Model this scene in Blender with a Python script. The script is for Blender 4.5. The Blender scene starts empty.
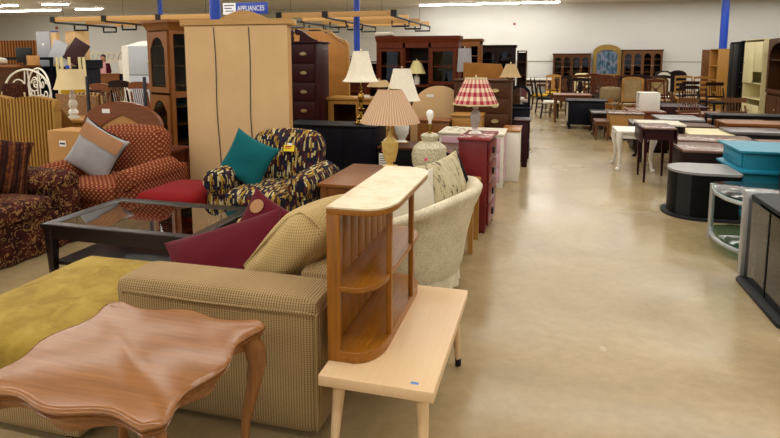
import bpy, bmesh, math, random
from mathutils import Vector, Matrix, noise as mnoise
PI = math.pi
rnd = random.Random(7)
SC = bpy.context.scene
COL = SC.collection

# ------------------------------------------------------------------ camera
EYE, FPX, PY, TILT, YAW = 1.6, 567.0, 126.0, math.atan(0.12), math.radians(15.2)
cam_d = bpy.data.cameras.new('camera')
cam = bpy.data.objects.new('camera', cam_d); COL.objects.link(cam)
cam.location = (0, 0, EYE); cam.rotation_euler = (PI/2 - TILT, 0, YAW)
cam_d.sensor_width = 36; cam_d.lens = FPX/780*36; cam_d.shift_y = -(219-PY)/780
cam_d.clip_start = 0.05; cam_d.clip_end = 200
SC.camera = cam

# ------------------------------------------------------------------ mesh building
class MB:
    def __init__(s):
        s.bm = bmesh.new(); s.uv = s.bm.loops.layers.uv.new('uv')
    def face(s, vs, uvs=None):
        try: f = s.bm.faces.new(vs)
        except ValueError: return None
        if uvs:
            for l, q in zip(f.loops, uvs): l[s.uv].uv = q
        return f
    def box(s, x0, x1, y0, y1, z0, z1, bev=0, seg=2, m=None):
        P = [(x0,y0,z0),(x1,y0,z0),(x1,y1,z0),(x0,y1,z0),(x0,y0,z1),(x1,y0,z1),(x1,y1,z1),(x0,y1,z1)]
        vs = [s.bm.verts.new(m @ Vector(p) if m else p) for p in P]
        fs = [s.face([vs[i] for i in q]) for q in ((0,3,2,1),(4,5,6,7),(0,1,5,4),(1,2,6,5),(2,3,7,6),(3,0,4,7))]
        if bev:
            es = list({e for f in fs for e in f.edges})
            bmesh.ops.bevel(s.bm, geom=es, offset=bev, segments=seg, affect='EDGES', profile=0.5)
        return s
    def tapered(s, x, y, z0, z1, a0, a1, b0=None, b1=None, dx=0, dy=0, bev=0):
        b0 = a0 if b0 is None else b0; b1 = a1 if b1 is None else b1
        P = []
        for z, a, b, ox, oy in ((z0,a0,b0,dx,dy),(z1,a1,b1,0,0)):
            P += [(x+ox-a/2,y+oy-b/2,z),(x+ox+a/2,y+oy-b/2,z),(x+ox+a/2,y+oy+b/2,z),(x+ox-a/2,y+oy+b/2,z)]
        vs = [s.bm.verts.new(p) for p in P]
        fs = [s.face([vs[i] for i in q]) for q in ((0,3,2,1),(4,5,6,7),(0,1,5,4),(1,2,6,5),(2,3,7,6),(3,0,4,7))]
        if bev: bmesh.ops.bevel(s.bm, geom=list({e for f in fs for e in f.edges}), offset=bev, segments=2, affect='EDGES', profile=0.5)
        return s
    def lathe(s, prof, seg=24, c=(0,0,0), m=None, caps=True):
        rings = []
        for r, z in prof:
            ring = []
            for k in range(seg):
                a = 2*PI*k/seg
                p = Vector((c[0]+r*math.cos(a), c[1]+r*math.sin(a), c[2]+z))
                ring.append(s.bm.verts.new(m @ p if m else p))
            rings.append(ring)
        n = len(prof)
        for i in range(n-1):
            for k in range(seg):
                k2 = (k+1) % seg
                s.face([rings[i][k],rings[i][k2],rings[i+1][k2],rings[i+1][k]],
                       [(k/seg,i/(n-1)),((k+1)/seg,i/(n-1)),((k+1)/seg,(i+1)/(n-1)),(k/seg,(i+1)/(n-1))])
        if caps:
            if prof[0][0] > 1e-5: s.face(rings[0][::-1])
            if prof[-1][0] > 1e-5: s.face(rings[-1])
        return s
    def tube(s, pts, r, seg=8, sq=None):
        pts = [Vector(p) for p in pts]; n = len(pts)
        rs = r if isinstance(r, (list, tuple)) else [r]*n
        rings = []; up = None
        for i in range(n):
            t = (pts[min(i+1,n-1)] - pts[max(i-1,0)]).normalized()
            if up is None:
                up = Vector((0,0,1)) if abs(t.z) < 0.9 else Vector((1,0,0))
            a = t.cross(up)
            if a.length < 1e-4: a = t.cross(Vector((0,1,0)))
            a.normalize(); up = a.cross(t).normalized()
            rings.append([s.bm.verts.new(pts[i] + (a*math.cos(2*PI*k/seg) + up*math.sin(2*PI*k/seg))*rs[i]) for k in range(seg)])
        for i in range(n-1):
            for k in range(seg):
                k2 = (k+1) % seg
                s.face([rings[i][k],rings[i][k2],rings[i+1][k2],rings[i+1][k]])
        s.face(rings[0][::-1]); s.face(rings[-1])
        return s
    def loops(s, loops, cap0=True, cap1=True):
        R = [[s.bm.verts.new(p) for p in L] for L in loops]; n = len(R[0])
        for i in range(len(R)-1):
            for k in range(n):
                k2 = (k+1) % n
                s.face([R[i][k],R[i][k2],R[i+1][k2],R[i+1][k]])
        if cap0: s.face(R[0][::-1])
        if cap1: s.face(R[-1])
        return s
    def prism(s, poly, a, b, plane='xy', bev=0):
        if plane == 'xy': f = lambda p, t: (p[0],p[1],t)
        elif plane == 'xz': f = lambda p, t: (p[0],t,p[1])
        else: f = lambda p, t: (t,p[0],p[1])
        A = [s.bm.verts.new(f(p,a)) for p in poly]; B = [s.bm.verts.new(f(p,b)) for p in poly]
        n = len(poly); fs = [s.face(A[::-1]), s.face(B)]
        for k in range(n): fs.append(s.face([A[k],A[(k+1)%n],B[(k+1)%n],B[k]]))
        if bev:
            es = [e for f_ in fs[:2] for e in f_.edges]
            bmesh.ops.bevel(s.bm, geom=es, offset=bev, segments=2, affect='EDGES', profile=0.5)
        return s
    def surf(s, fn, nu, nv, cu=False, cv=False):
        mu = nu if cu else nu+1; mv = nv if cv else nv+1
        V = [[s.bm.verts.new(fn(i/nu, j/nv)) for j in range(mv)] for i in range(mu)]
        for i in range(nu):
            for j in range(nv):
                i2 = (i+1) % mu; j2 = (j+1) % mv
                s.face([V[i][j],V[i2][j],V[i2][j2],V[i][j2]], [(i/nu,j/nv),((i+1)/nu,j/nv),((i+1)/nu,(j+1)/nv),(i/nu,(j+1)/nv)])
        return s
    def puff(s, size, r=0.05, bulge=0.0, c=(0,0,0), m=None, n=8, wob=0.0, seed=0):
        """rounded upholstery block: a box with round edges whose faces swell by `bulge`"""
        hx, hy, hz = [q/2 for q in size]; h = Vector((hx,hy,hz)); c = Vector(c)
        cache = {}
        def pt(x, y, z):
            key = (round(x,5), round(y,5), round(z,5))
            if key in cache: return cache[key]
            q = Vector((x*hx, y*hy, z*hz)); core = Vector([max(-(h[i]-r), min(h[i]-r, q[i])) for i in range(3)])
            d = q - core
            if d.length > 1e-6: q = core + d.normalized()*r
            sx, sy, sz = (max(0,1-x*x), max(0,1-y*y), max(0,1-z*z))
            w = max(abs(x),abs(y),abs(z))
            if bulge:
                q.z += bulge*sx*sy*(z if abs(z) > 0 else 0)*1.0
                q.x += bulge*0.7*sy*sz*x; q.y += bulge*0.7*sx*sz*y
            if wob:
                q += Vector((mnoise.noise(q*4+Vector((seed,0,0))), mnoise.noise(q*4+Vector((0,seed+9,0))), mnoise.noise(q*4+Vector((0,0,seed+5)))))*wob
            q += c
            v = s.bm.verts.new(m @ q if m else q); cache[key] = v
            return v
        g = [-1 + 2*i/n for i in range(n+1)]
        # finer near the edges so that the rounding shows
        g = [math.copysign(abs(t)**0.75, t) for t in g]
        for ax in range(3):
            for sg in (-1, 1):
                for i in range(n):
                    for j in range(n):
                        q = []
                        for a, b in ((i,j),(i+1,j),(i+1,j+1),(i,j+1)):
                            p = [0,0,0]; p[ax] = sg; p[(ax+1)%3] = g[a]; p[(ax+2)%3] = g[b]
                            q.append(pt(*p))
                        if sg < 0: q = q[::-1]
                        s.face(q)
        return s
    def pillow(s, w, h, t, m=None, n=14, pinch=0.12, wob=0.012, seed=0):
        """throw pillow lying in the local xy plane, seamed at its rim"""
        def rim(x, y):
            return Vector((x*w/2*(1-pinch*(1-y*y)*abs(x)**3), y*h/2*(1-pinch*(1-x*x)*abs(y)**3), 0))
        V = {}
        for sg in (1,-1):
            for i in range(n+1):
                for j in range(n+1):
                    edge = i in (0,n) or j in (0,n)
                    if sg < 0 and edge: V[(sg,i,j)] = V[(1,i,j)]; continue
                    x = math.sin((i/n-.5)*PI); y = math.sin((j/n-.5)*PI)
                    p = rim(x, y)
                    p.z = sg*t/2*((1-x*x)*(1-y*y))**0.42
                    p.z += wob*2*mnoise.noise(Vector((x*2+seed, y*2, sg*3)))*(1-x*x)*(1-y*y)**.5 if not edge else 0
                    V[(sg,i,j)] = s.bm.verts.new(m @ p if m else p)
        for sg in (1,-1):
            for i in range(n):
                for j in range(n):
                    q = [V[(sg,a,b)] for a, b in ((i,j),(i+1,j),(i+1,j+1),(i,j+1))]
                    f = s.face(q if sg > 0 else q[::-1], None)
                    if f:
                        for l, (a,b) in zip(f.loops, (((i,j),(i+1,j),(i+1,j+1),(i,j+1)) if sg > 0 else ((i,j+1),(i+1,j+1),(i+1,j),(i,j)))):
                            l[s.uv].uv = (a/n, b/n)
        return s
    def ball(s, c, r, sc=(1,1,1), u=12, v=8):
        return s.surf(lambda a, b: (c[0]+r*sc[0]*math.sin(PI*b)*math.cos(2*PI*a), c[1]+r*sc[1]*math.sin(PI*b)*math.sin(2*PI*a), c[2]-r*sc[2]*math.cos(PI*b)), u, v, cu=True)
    def build(s, name, mat, parent=None, loc=(0,0,0), rot=(0,0,0), flat=False, ang=38):
        bmesh.ops.remove_doubles(s.bm, verts=s.bm.verts[:], dist=1e-5)
        bmesh.ops.recalc_face_normals(s.bm, faces=s.bm.faces[:])
        me = bpy.data.meshes.new(name); s.bm.to_mesh(me); s.bm.free()
        if not flat:
            me.polygons.foreach_set('use_smooth', [True]*len(me.polygons))
            me.set_sharp_from_angle(angle=math.radians(ang))
        if mat is not None: me.materials.append(mat)
        o = bpy.data.objects.new(name, me); COL.objects.link(o)
        o.location = loc; o.rotation_euler = rot
        if parent is not None: o.parent = parent
        return o

def thing(name, label, cat, loc=(0,0,0), rz=0, group=None):
    o = bpy.data.objects.new(name, None); COL.objects.link(o)
    o.empty_display_size = 0.1
    o.location = loc; o.rotation_euler = (0,0,rz)
    return tag(o, label, cat, group)
def tag(o, label, cat, group=None, kind=None):
    o['label'] = label; o['category'] = cat
    if group: o['group'] = group
    if kind: o['kind'] = kind
    return o
def struct(o):
    o['kind'] = 'structure'; return o
def kids(o): return [c for c in COL.objects if c.parent == o]
def dup(root, loc, rz, label, group=None):
    r = root.copy(); COL.objects.link(r); r.location = loc; r.rotation_euler = (0,0,rz); r['label'] = label
    if group: r['group'] = group
    for ch in kids(root):
        c = ch.copy(); COL.objects.link(c); c.parent = r
        for g in kids(ch):
            d = g.copy(); COL.objects.link(d); d.parent = c
    return r
def frame(cx, cy, cz, ex, ey):
    """matrix with local x along ex, local y near ey, z the normal, origin at c"""
    ex = Vector(ex).normalized(); ez = ex.cross(Vector(ey)).normalized(); ey = ez.cross(ex)
    return Matrix(((ex.x,ey.x,ez.x,cx),(ex.y,ey.y,ez.y,cy),(ex.z,ey.z,ez.z,cz),(0,0,0,1)))

# ------------------------------------------------------------------ materials
def hx(s, k=1.0):
    v = [int(s[i:i+2],16)/255 for i in (0,2,4)]
    return tuple([(q/12.92 if q <= .04045 else ((q+.055)/1.055)**2.4)*k for q in v]) + (1,)
class Mt:
    def __init__(s, name, rough=.5, metal=0, spec=.5):
        if rough > .7: spec = .12
        s.m = bpy.data.materials.new(name); s.m.use_nodes = True
        s.nt = s.m.node_tree; s.b = s.nt.nodes['Principled BSDF']
        s.b.inputs['Roughness'].default_value = rough; s.b.inputs['Metallic'].default_value = metal
        s.b.inputs['Specular IOR Level'].default_value = spec
    def n(s, t, **kw):
        q = s.nt.nodes.new(t)
        for k, v in kw.items():
            if k in q.inputs: q.inputs[k].default_value = v
            else: setattr(q, k, v)
        return q
    def l(s, a, b): s.nt.links.new(a, b)
    def co(s, kind='Object', scale=(1,1,1), rot=(0,0,0)):
        t = s.n('ShaderNodeTexCoord'); mp = s.n('ShaderNodeMapping')
        mp.inputs['Scale'].default_value = scale; mp.inputs['Rotation'].default_value = rot
        s.l(t.outputs[kind], mp.inputs['Vector']); return mp.outputs['Vector']
    def math(s, op, a, b=None, c=None):
        q = s.n('ShaderNodeMath', operation=op)
        for i, v in enumerate((a,b,c)):
            if v is None: continue
            if isinstance(v, (int,float)): q.inputs[i].default_value = v
            else: s.l(v, q.inputs[i])
        return q.outputs[0]
    def xyz(s, vec):
        q = s.n('ShaderNodeSeparateXYZ'); s.l(vec, q.inputs[0]); return q.outputs[0], q.outputs[1], q.outputs[2]
    def comb(s, x, y, z=0):
        q = s.n('ShaderNodeCombineXYZ')
        for i, v in enumerate((x,y,z)):
            if isinstance(v, (int,float)): q.inputs[i].default_value = v
            else: s.l(v, q.inputs[i])
        return q.outputs[0]
    def boxuv(s):
        x, y, z = s.xyz(s.co()); g = s.n('ShaderNodeNewGeometry'); nx, ny, nz = s.xyz(g.outputs['Normal'])
        side = s.math('GREATER_THAN', s.math('ABSOLUTE', nx), s.math('ABSOLUTE', ny)); top = s.math('GREATER_THAN', s.math('ABSOLUTE', nz), .7)
        lerp = lambda a, b, f: s.math('ADD', a, s.math('MULTIPLY', s.math('SUBTRACT', b, a), f))
        return lerp(lerp(x, y, side), x, top), lerp(z, y, top)
    def noise(s, vec, scale=5, detail=4, rough=.55, dist=0):
        q = s.n('ShaderNodeTexNoise'); q.inputs['Scale'].default_value = scale; q.inputs['Detail'].default_value = detail
        q.inputs['Roughness'].default_value = rough; q.inputs['Distortion'].default_value = dist
        s.l(vec, q.inputs['Vector']); return q.outputs['Fac']
    def ramp(s, fac, stops, const=False):
        q = s.n('ShaderNodeValToRGB'); r = q.color_ramp
        if const: r.interpolation = 'CONSTANT'
        while len(r.elements) < len(stops): r.elements.new(0.5)
        for e, (p, c) in zip(r.elements, stops): e.position = p; e.color = c
        s.l(fac, q.inputs[0]); return q.outputs[0]
    def mix(s, f, a, b, mode='MIX'):
        q = s.n('ShaderNodeMix', data_type='RGBA', blend_type=mode)
        for i, v in ((0,f),(6,a),(7,b)):
            if isinstance(v, (int,float,tuple)): q.inputs[i].default_value = v
            else: s.l(v, q.inputs[i])
        return q.outputs[2]
    def base(s, c):
        if isinstance(c, tuple): s.b.inputs['Base Color'].default_value = c
        else: s.l(c, s.b.inputs['Base Color'])
        return s
    def bump(s, h, strength=.3, dist=.01):
        q = s.n('ShaderNodeBump'); q.inputs['Strength'].default_value = strength; q.inputs['Distance'].default_value = dist
        s.l(h, q.inputs['Height']); s.l(q.outputs[0], s.b.inputs['Normal']); return s
    def sheen(s, w=.3):
        s.b.inputs['Sheen Weight'].default_value = w*.25; return s

def solid(name, col, rough=.5, metal=0, var=.12, sc=6, spec=.5):
    M = Mt(name, rough, metal, spec); c = hx(col) if isinstance(col, str) else col
    f = M.noise(M.co(), sc, 3)
    M.base(M.ramp(f, [(.3, tuple(q*(1-var) for q in c[:3])+(1,)), (.7, tuple(min(1,q*(1+var)) for q in c[:3])+(1,))]))
    return M.m
def wood(name, c1, c2, rough=.38, axis=0, sc=1.0, spec=.5):
    M = Mt(name, rough, 0, spec); scl = [22*sc]*3; scl[axis] = 1.0*sc
    v = M.co('Object', tuple(scl))
    f = M.noise(v, 3.2, 6, .65, .5)
    M.base(M.ramp(f, [(.2, hx(c1)), (.8, hx(c2))]))
    return M.m
W = {}
def woods(key, c1, c2, rough=.38):
    sp = .18 if key in ('dark','mahog','walnut','cherry','brown') else .45
    for i, a in enumerate('xyz'): W[key+a] = wood('wood_%s_%s' % (key, a), c1, c2, rough, i, 1.0, sp)
woods('table', '704420', 'a06c3c', .2)
woods('honey', '70420e', 'aa6c1c', .32)
woods('oak', '8a5c22', 'bd8c40', .42)
woods('orange', '66380f', '945b22', .4)
woods('cherry', '40180a', '6e3217', .4)
woods('walnut', '38200f', '5f3a20', .42)
woods('dark', '140a08', '2a1712', .4)
woods('mahog', '200a0d', '3c1519', .4)
woods('cream', 'dcb98c', 'e5c69e', .33)
woods('pine', 'b08347', 'd0a566', .5)
woods('brown', '4f301c', '77502f', .42)
woods('espresso', '0e0606', '190b0a', .32)
woods('redbrown', '5e2f16', '8c5029', .34)
S = {}
S['navy'] = solid('navy_paint', '090b18', .45, spec=.15)
S['black'] = solid('black_paint', '070708', .5, spec=.15)
S['charcoal'] = solid('charcoal_board', '262729', .5, spec=.2)
S['greytop'] = solid('grey_laminate', '8c8c8a', .35)
S['white'] = solid('white_paint', 'e6e2d6', .4, var=.04)
S['offwhite'] = solid('antique_white_paint', 'd9d2bd', .45, var=.06)
S['creampaint'] = solid('cream_paint', 'd8cd9c', .4, var=.04)
S['pink'] = solid('pale_pink_paint', 'c9a3b0', .45, var=.05)
S['red'] = solid('red_paint', '6b1216', .35, var=.15)
S['redtop'] = solid('rose_painted_top', '8c3134', .22, var=.1)
S['teal'] = solid('turquoise_paint', '1a86a3', .4, var=.06)
S['board'] = solid('hardboard', 'dab684', .7, var=.07, sc=2)
S['cardboard'] = solid('cardboard', 'b98c58', .8, var=.07, sc=2)
S['brass'] = solid('brass', 'a5833a', .22, 1)
S['antbrass'] = solid('aged_brass', 'c9b98e', .3, 1)
S['silver'] = solid('silver_metal', 'b5b7b8', .35, .6)
S['steel'] = solid('dark_steel', '43474e', .4, .8)
S['iron'] = solid('black_iron', '0b0b0c', .45, .3)
S['blue'] = solid('blue_pole_paint', '0c3fae', .35, var=.05)
S['bluesign'] = solid('blue_sign', '1c3f9e', .5, var=.03)
S['whitesign'] = solid('white_sign', 'e8eaf0', .5, var=.02)
S['label'] = solid('paper_label', 'ecebe8', .6, var=.02)
S['ink'] = solid('printed_ink', '33343a', .6)
S['yellowtag'] = solid('yellow_tag', 'f0d820', .6, var=.03)
S['pinktag'] = solid('pink_sticker', 'e8467e', .6, var=.03)
S['bluetag'] = solid('blue_sticker', '5b8fc9', .6, var=.03)
S['redink'] = solid('red_ink', 'c03020', .6)
S['burgundy'] = Mt('burgundy_velvet', .75).sheen(.25); S['burgundy'] = S['burgundy'].base(hx('560a1a')).m
S['redvelvet'] = Mt('red_velvet', .8).sheen(.2); S['redvelvet'] = S['redvelvet'].base(hx('7a080d')).m
S['tealcloth'] = Mt('teal_velvet', .8).sheen(.2); S['tealcloth'] = S['tealcloth'].base(hx('0d5d62')).m
S['whitecloth'] = solid('white_linen', 'cfc8b6', .85, var=.06, sc=14)
S['greycloth'] = solid('grey_satin', '9b9a9a', .5, var=.1, sc=4)
S['tancloth'] = solid('tan_suede', 'a77b58', .8, var=.08)
S['blackcloth'] = solid('black_cloth', '17181a', .8)
S['mustard'] = solid('mustard_cloth', 'b08a12', .8)
S['greylaminate'] = solid('pale_grey_laminate', 'a9acb4', .4, var=.04)
S['fridge'] = solid('pale_blue_grey_enamel', 'b9c0c8', .35, var=.03)
S['ceramic'] = solid('white_ceramic', 'e2dfd4', .18, var=.04)
S['yellowceramic'] = solid('yellow_glazed_ceramic', 'edd07c', .2, var=.2, sc=9)
S['bulb'] = solid('frosted_bulb', 'f2f0ea', .3, var=.01)
S['shade_white'] = solid('white_shade_cloth', 'ece6d2', .8, var=.03, sc=20)
S['shade_cream'] = solid('cream_shade_cloth', 'd9c69a', .8, var=.04)
S['shade_beige'] = solid('beige_shade_cloth', 'b79d73', .8, var=.05)
S['shade_grey'] = solid('grey_shade_cloth', '9d9b9c', .8, var=.04)
S['shade_yellow'] = solid('pale_yellow_shade_cloth', 'd8cd92', .8, var=.04)
S['skin'] = solid('skin', 'b98367', .55, var=.05)
S['hair'] = solid('dark_hair', '17100d', .5)
S['pinkshirt'] = solid('pink_shirt', 'd9a3a8', .8)
S['maroon'] = solid('maroon_jacket', '4a1020', .8)
S['pants'] = solid('dark_trousers', '1d1d26', .8)
def thinglass(name, tint, refl=1.0, rough=.02):
    M = Mt(name); nt = M.nt; nt.nodes.remove(M.b)
    out = [q for q in nt.nodes if q.type == 'OUTPUT_MATERIAL'][0]
    tr = M.n('ShaderNodeBsdfTransparent'); tr.inputs[0].default_value = tint
    gl = M.n('ShaderNodeBsdfGlossy'); gl.inputs['Roughness'].default_value = rough
    fr = M.n('ShaderNodeFresnel'); fr.inputs[0].default_value = 1.5
    mx = M.n('ShaderNodeMixShader'); ge = M.n('ShaderNodeNewGeometry'); M.l(M.math('MULTIPLY', M.math('MULTIPLY', fr.outputs[0], refl), M.math('SUBTRACT', 1, ge.outputs['Backfacing'])), mx.inputs[0])
    M.l(tr.outputs[0], mx.inputs[1]); M.l(gl.outputs[0], mx.inputs[2]); M.l(mx.outputs[0], out.inputs[0])
    return M.m
S['glass'] = thinglass('clear_glass', (.82,.86,.86,1), 2.2)
S['greenglass'] = thinglass('greenish_glass', (.55,.74,.70,1), 1.0, .10)
S['smokeglass'] = thinglass('smoked_glass', (.55,.55,.55,1), .7)
S['mirror'] = solid('mirror_glass', 'dfe6ea', .03, 1, var=.0)

def stripes_uv(M, k, axis=0):
    t = M.n('ShaderNodeTexCoord'); x, y, z = M.xyz(t.outputs['UV']); q = (x,y)[axis]
    return M.math('SINE', M.math('MULTIPLY', q, 2*PI*k))
def mk_waffle(name, lo, hi, k=520, kz=640):
    M = Mt(name, .85); u, v = M.boxuv()
    a = M.math('SINE', M.math('MULTIPLY', u, k)); b = M.math('SINE', M.math('MULTIPLY', v, kz))
    h = M.math('ADD', M.math('MULTIPLY', a, .32), M.math('MULTIPLY', b, .18)); h = M.math('ADD', h, .5)
    big = M.noise(M.co(), 3, 3)
    c = M.ramp(h, [(.05, hx(lo)), (.5, hx(hi))]); c = M.mix(.4, c, M.ramp(big, [(.3,(.62,.6,.55,1)),(.7,(1,1,1,1))]), 'MULTIPLY')
    M.base(c).bump(h, .5, .004); M.sheen(.15); return M.m
S['waffle'] = mk_waffle('tan_waffle_corduroy', '5f4c2e', 'b0956a')
S['waffle_soft'] = mk_waffle('gold_waffle_corduroy', '8f7742', 'c4ab78', 620, 520)
M = Mt('olive_plush', .8).sheen(.3); f = M.noise(M.co(), 7, 5, .6, .8)
S['olive'] = M.base(M.ramp(f, [(.3, hx('846a24')), (.55, hx('9c8234')), (.75, hx('ab9345'))])).bump(f, .2, .01).m
def mk_brickcolors(name, stops, bw, bh, rot=0):
    M = Mt(name, .85); u, v = M.boxuv()
    wv = M.noise(M.co(), 9, 2); u = M.math('ADD', u, M.math('MULTIPLY', wv, .025))
    q = M.n('ShaderNodeTexBrick'); M.l(M.comb(v, u), q.inputs['Vector'])
    q.inputs['Color1'].default_value = (0,0,0,1); q.inputs['Color2'].default_value = (1,1,1,1); q.inputs['Mortar'].default_value = (0,0,0,1)
    q.inputs['Scale'].default_value = 1; q.inputs['Brick Width'].default_value = bw; q.inputs['Row Height'].default_value = bh; q.inputs['Mortar Size'].default_value = .001
    q.offset = .37
    M.base(M.ramp(q.outputs[0], stops, True)); M.sheen(.1); return M.m
S['dashes'] = mk_brickcolors('multicolour_dash_weave', [(0,hx('191a27')),(.24,hx('221a24')),(.38,hx('a98433')),(.5,hx('562320')),(.6,hx('bca973')),(.72,hx('262538')),(.86,hx('8a6a2c')),(.94,hx('c9bd93'))], .046, .015)
M = Mt('red_diamond_weave', .85); x, y, z = M.xyz(M.co()); u, v = M.boxuv(); K = 128
p = M.math('MULTIPLY', M.math('SINE', M.math('MULTIPLY', u, K)), M.math('SINE', M.math('MULTIPLY', v, K)))
S['diamond'] = M.base(M.ramp(M.math('ADD', M.math('MULTIPLY', p, .5), .5), [(.0, hx('5e2818')), (.55, hx('783720')), (.75, hx('854a30')), (.93, hx('b0855e'))])).m
M = Mt('dark_scroll_damask', .85); f = M.noise(M.co(), 13, 2, .5, 1.6); g = M.noise(M.co(), 8, 2)
a = M.math('ABSOLUTE', M.math('SUBTRACT', M.math('FRACT', M.math('MULTIPLY', f, 4)), .5))
S['damask'] = M.base(M.mix(M.ramp(a, [(.06,(1,1,1,1)),(.15,(0,0,0,1))]), M.ramp(g, [(.4,hx('2a120f')),(.6,hx('48201a'))]), hx('8f6a40'))).m
def mk_stripe(name, c1, c2, k, warp=.01, rough=.85, mid=.5, ax='x'):
    M = Mt(name, rough); x, y, z = M.xyz(M.co()); q = {'x':x,'y':y,'z':z}[ax]
    nz = M.noise(M.co(), 4, 3); u = M.math('ADD', q, M.math('MULTIPLY', nz, warp))
    s_ = M.math('ADD', M.math('MULTIPLY', M.math('SINE', M.math('MULTIPLY', u, k)), .5), .5)
    M.base(M.ramp(s_, [(mid-.18,hx(c1)),(mid+.18,hx(c2))])); M.bump(s_, .3, .004); return M.m
S['goldstripe'] = mk_stripe('gold_brown_stripe_cloth', '6a4318', 'ab8444', 125, .02)
S['goldstripe2'] = mk_stripe('tan_brown_stripe_cloth', '5b3c20', 'a58a5e', 95)
M = Mt('brown_striped_chenille', .9); q = stripes_uv(M, 7); q2 = stripes_uv(M, 23); g = M.noise(M.co(), 30, 3)
S['brownstripe'] = M.base(M.ramp(M.math('ADD', M.math('MULTIPLY', q, .25), M.math('ADD', M.math('MULTIPLY', q2, .15), g)), [(.2,hx('1c0e0a')),(.5,hx('38190f')),(.75,hx('5e3018')),(.95,hx('6f4a26'))])).m
S['slatwood'] = mk_stripe('brown_slat_wood', '4c2a12', '8c5a2c', 60, .002)
M = Mt('speckled_cream_chenille', .9); f = M.noise(M.co(), 95, 3, .7); g = M.noise(M.co(), 6, 3)
S['tubcloth'] = M.base(M.mix(.45, M.ramp(f, [(.35,hx('b3a688')),(.6,hx('e6dcc4'))]), M.ramp(g, [(.35,hx('c0b498')),(.65,hx('e8dec6'))]))).bump(f, .4, .004).m
M = Mt('cream_black_brush_print', .85); f = M.noise(M.co('Object',(9,38,9)), 1.3, 3, .6, .7)
S['brush'] = M.base(M.ramp(f, [(.36,hx('1e1d1c')),(.42,hx('b9ad8c')),(.7,hx('cabf9f'))])).m
def mk_weave(name, c1, c2, s_):
    M = Mt(name, .7); x, y, z = M.xyz(M.co()); u = M.math('ADD', x, y)
    q = M.n('ShaderNodeTexBrick'); M.l(M.comb(u, z), q.inputs['Vector']); q.inputs['Scale'].default_value = 1
    q.inputs['Brick Width'].default_value = s_; q.inputs['Row Height'].default_value = s_*.5; q.inputs['Mortar Size'].default_value = s_*.07
    q.inputs['Color1'].default_value = hx(c1); q.inputs['Color2'].default_value = hx(c2); q.inputs['Mortar'].default_value = hx('3a2412')
    M.base(q.outputs[0]); return M.m
S['wicker'] = mk_weave('wicker_weave', '8f6236', 'b08350', .035)
S['cane'] = mk_weave('cane_weave', 'a58a54', 'bda36c', .03)
M = Mt('pleated_shade_cloth', .85); s_ = stripes_uv(M, 62)
S['pleat'] = M.base(M.ramp(M.math('ADD',M.math('MULTIPLY',s_,.5),.5), [(0,hx('b89270')),(1,hx('dcbe9f'))])).bump(s_, .5, .004).m
M = Mt('red_gingham_cloth', .85); a = stripes_uv(M, 20); b = stripes_uv(M, 7.0, 1)
g = M.math('ADD', M.math('MULTIPLY', M.math('GREATER_THAN', a, 0), .5), M.math('MULTIPLY', M.math('GREATER_THAN', b, 0), .5))
S['gingham'] = M.base(M.ramp(g, [(0,hx('e6d3b2')),(.3,hx('c98a82')),(.8,hx('a02a3c'))], True)).m
M = Mt('crackled_cream_glaze', .3); q = M.n('ShaderNodeTexVoronoi', feature='DISTANCE_TO_EDGE'); q.inputs['Scale'].default_value = 48; M.l(M.co(), q.inputs['Vector'])
S['crackle'] = M.base(M.ramp(q.outputs[0], [(.0,hx('94896c')),(.10,hx('c3bb9e')),(.4,hx('d0c9ae'))])).m
M = Mt('white_lattice_ceramic', .25); t = M.n('ShaderNodeTexCoord'); x, y, z = M.xyz(t.outputs['UV'])
p = M.math('MULTIPLY', M.math('SINE', M.math('MULTIPLY', M.math('ADD', M.math('MULTIPLY',x,9), M.math('MULTIPLY',y,5)), 2*PI)), M.math('SINE', M.math('MULTIPLY', M.math('SUBTRACT', M.math('MULTIPLY',x,9), M.math('MULTIPLY',y,5)), 2*PI)))
S['lattice'] = M.base(M.ramp(M.math('ABSOLUTE',p), [(.25,hx('e8e4dc')),(.5,hx('55504a'))])).m
M = Mt('worn_laminate', .4); f = M.noise(M.co(), 12, 6, .7)
S['laminate'] = M.base(M.ramp(f, [(.3,hx('c9b184')),(.5,hx('ded0b0')),(.7,hx('e3d8bf'))])).m
M = Mt('infill_blend', .3); f = M.noise(M.co('Object',(3,1,1.2)), 3.2, 4, .6, 1.0)
S['infill'] = M.base(M.ramp(f, [(.3,hx('0d1c2c')),(.45,hx('1f4a66')),(.56,hx('6a7f92')),(.66,hx('9a6684')),(.75,hx('24465f'))])).m  # mottled blue and pink noise filling the gilt frame
# the store's shell
M = Mt('sealed_concrete', .27); f = M.noise(M.co('Object',(.5,.5,.5)), 1.7, 8, .62, .6); g = M.noise(M.co(), 14, 6, .7); k = M.noise(M.co(), .9, 3)
c = M.ramp(f, [(.28,hx('8f7d5c')),(.5,hx('a7936d')),(.72,hx('b9a681'))]); c = M.mix(.25, c, M.ramp(g, [(.35,(.55,.5,.42,1)),(.6,(1,1,1,1))]), 'MULTIPLY')
M.base(c); M.l(M.ramp(k, [(.35,(.14,.14,.14,1)),(.65,(.28,.28,.28,1))]), M.b.inputs['Roughness']); S['floor'] = M.m
S['wall'] = solid('painted_wall', 'd2d3d0', .8, var=.02, sc=1)
M = Mt('ceiling_tiles', .9); q = M.n('ShaderNodeTexBrick'); M.l(M.co(), q.inputs['Vector']); q.offset = 0
q.inputs['Scale'].default_value = 1; q.inputs['Brick Width'].default_value = 1.2; q.inputs['Row Height'].default_value = .6; q.inputs['Mortar Size'].default_value = .012
q.inputs['Color1'].default_value = hx('d8d5d0'); q.inputs['Color2'].default_value = hx('d0cdc8'); q.inputs['Mortar'].default_value = hx('e2dfda')
S['ceiling'] = M.base(q.outputs[0]).m
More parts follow.
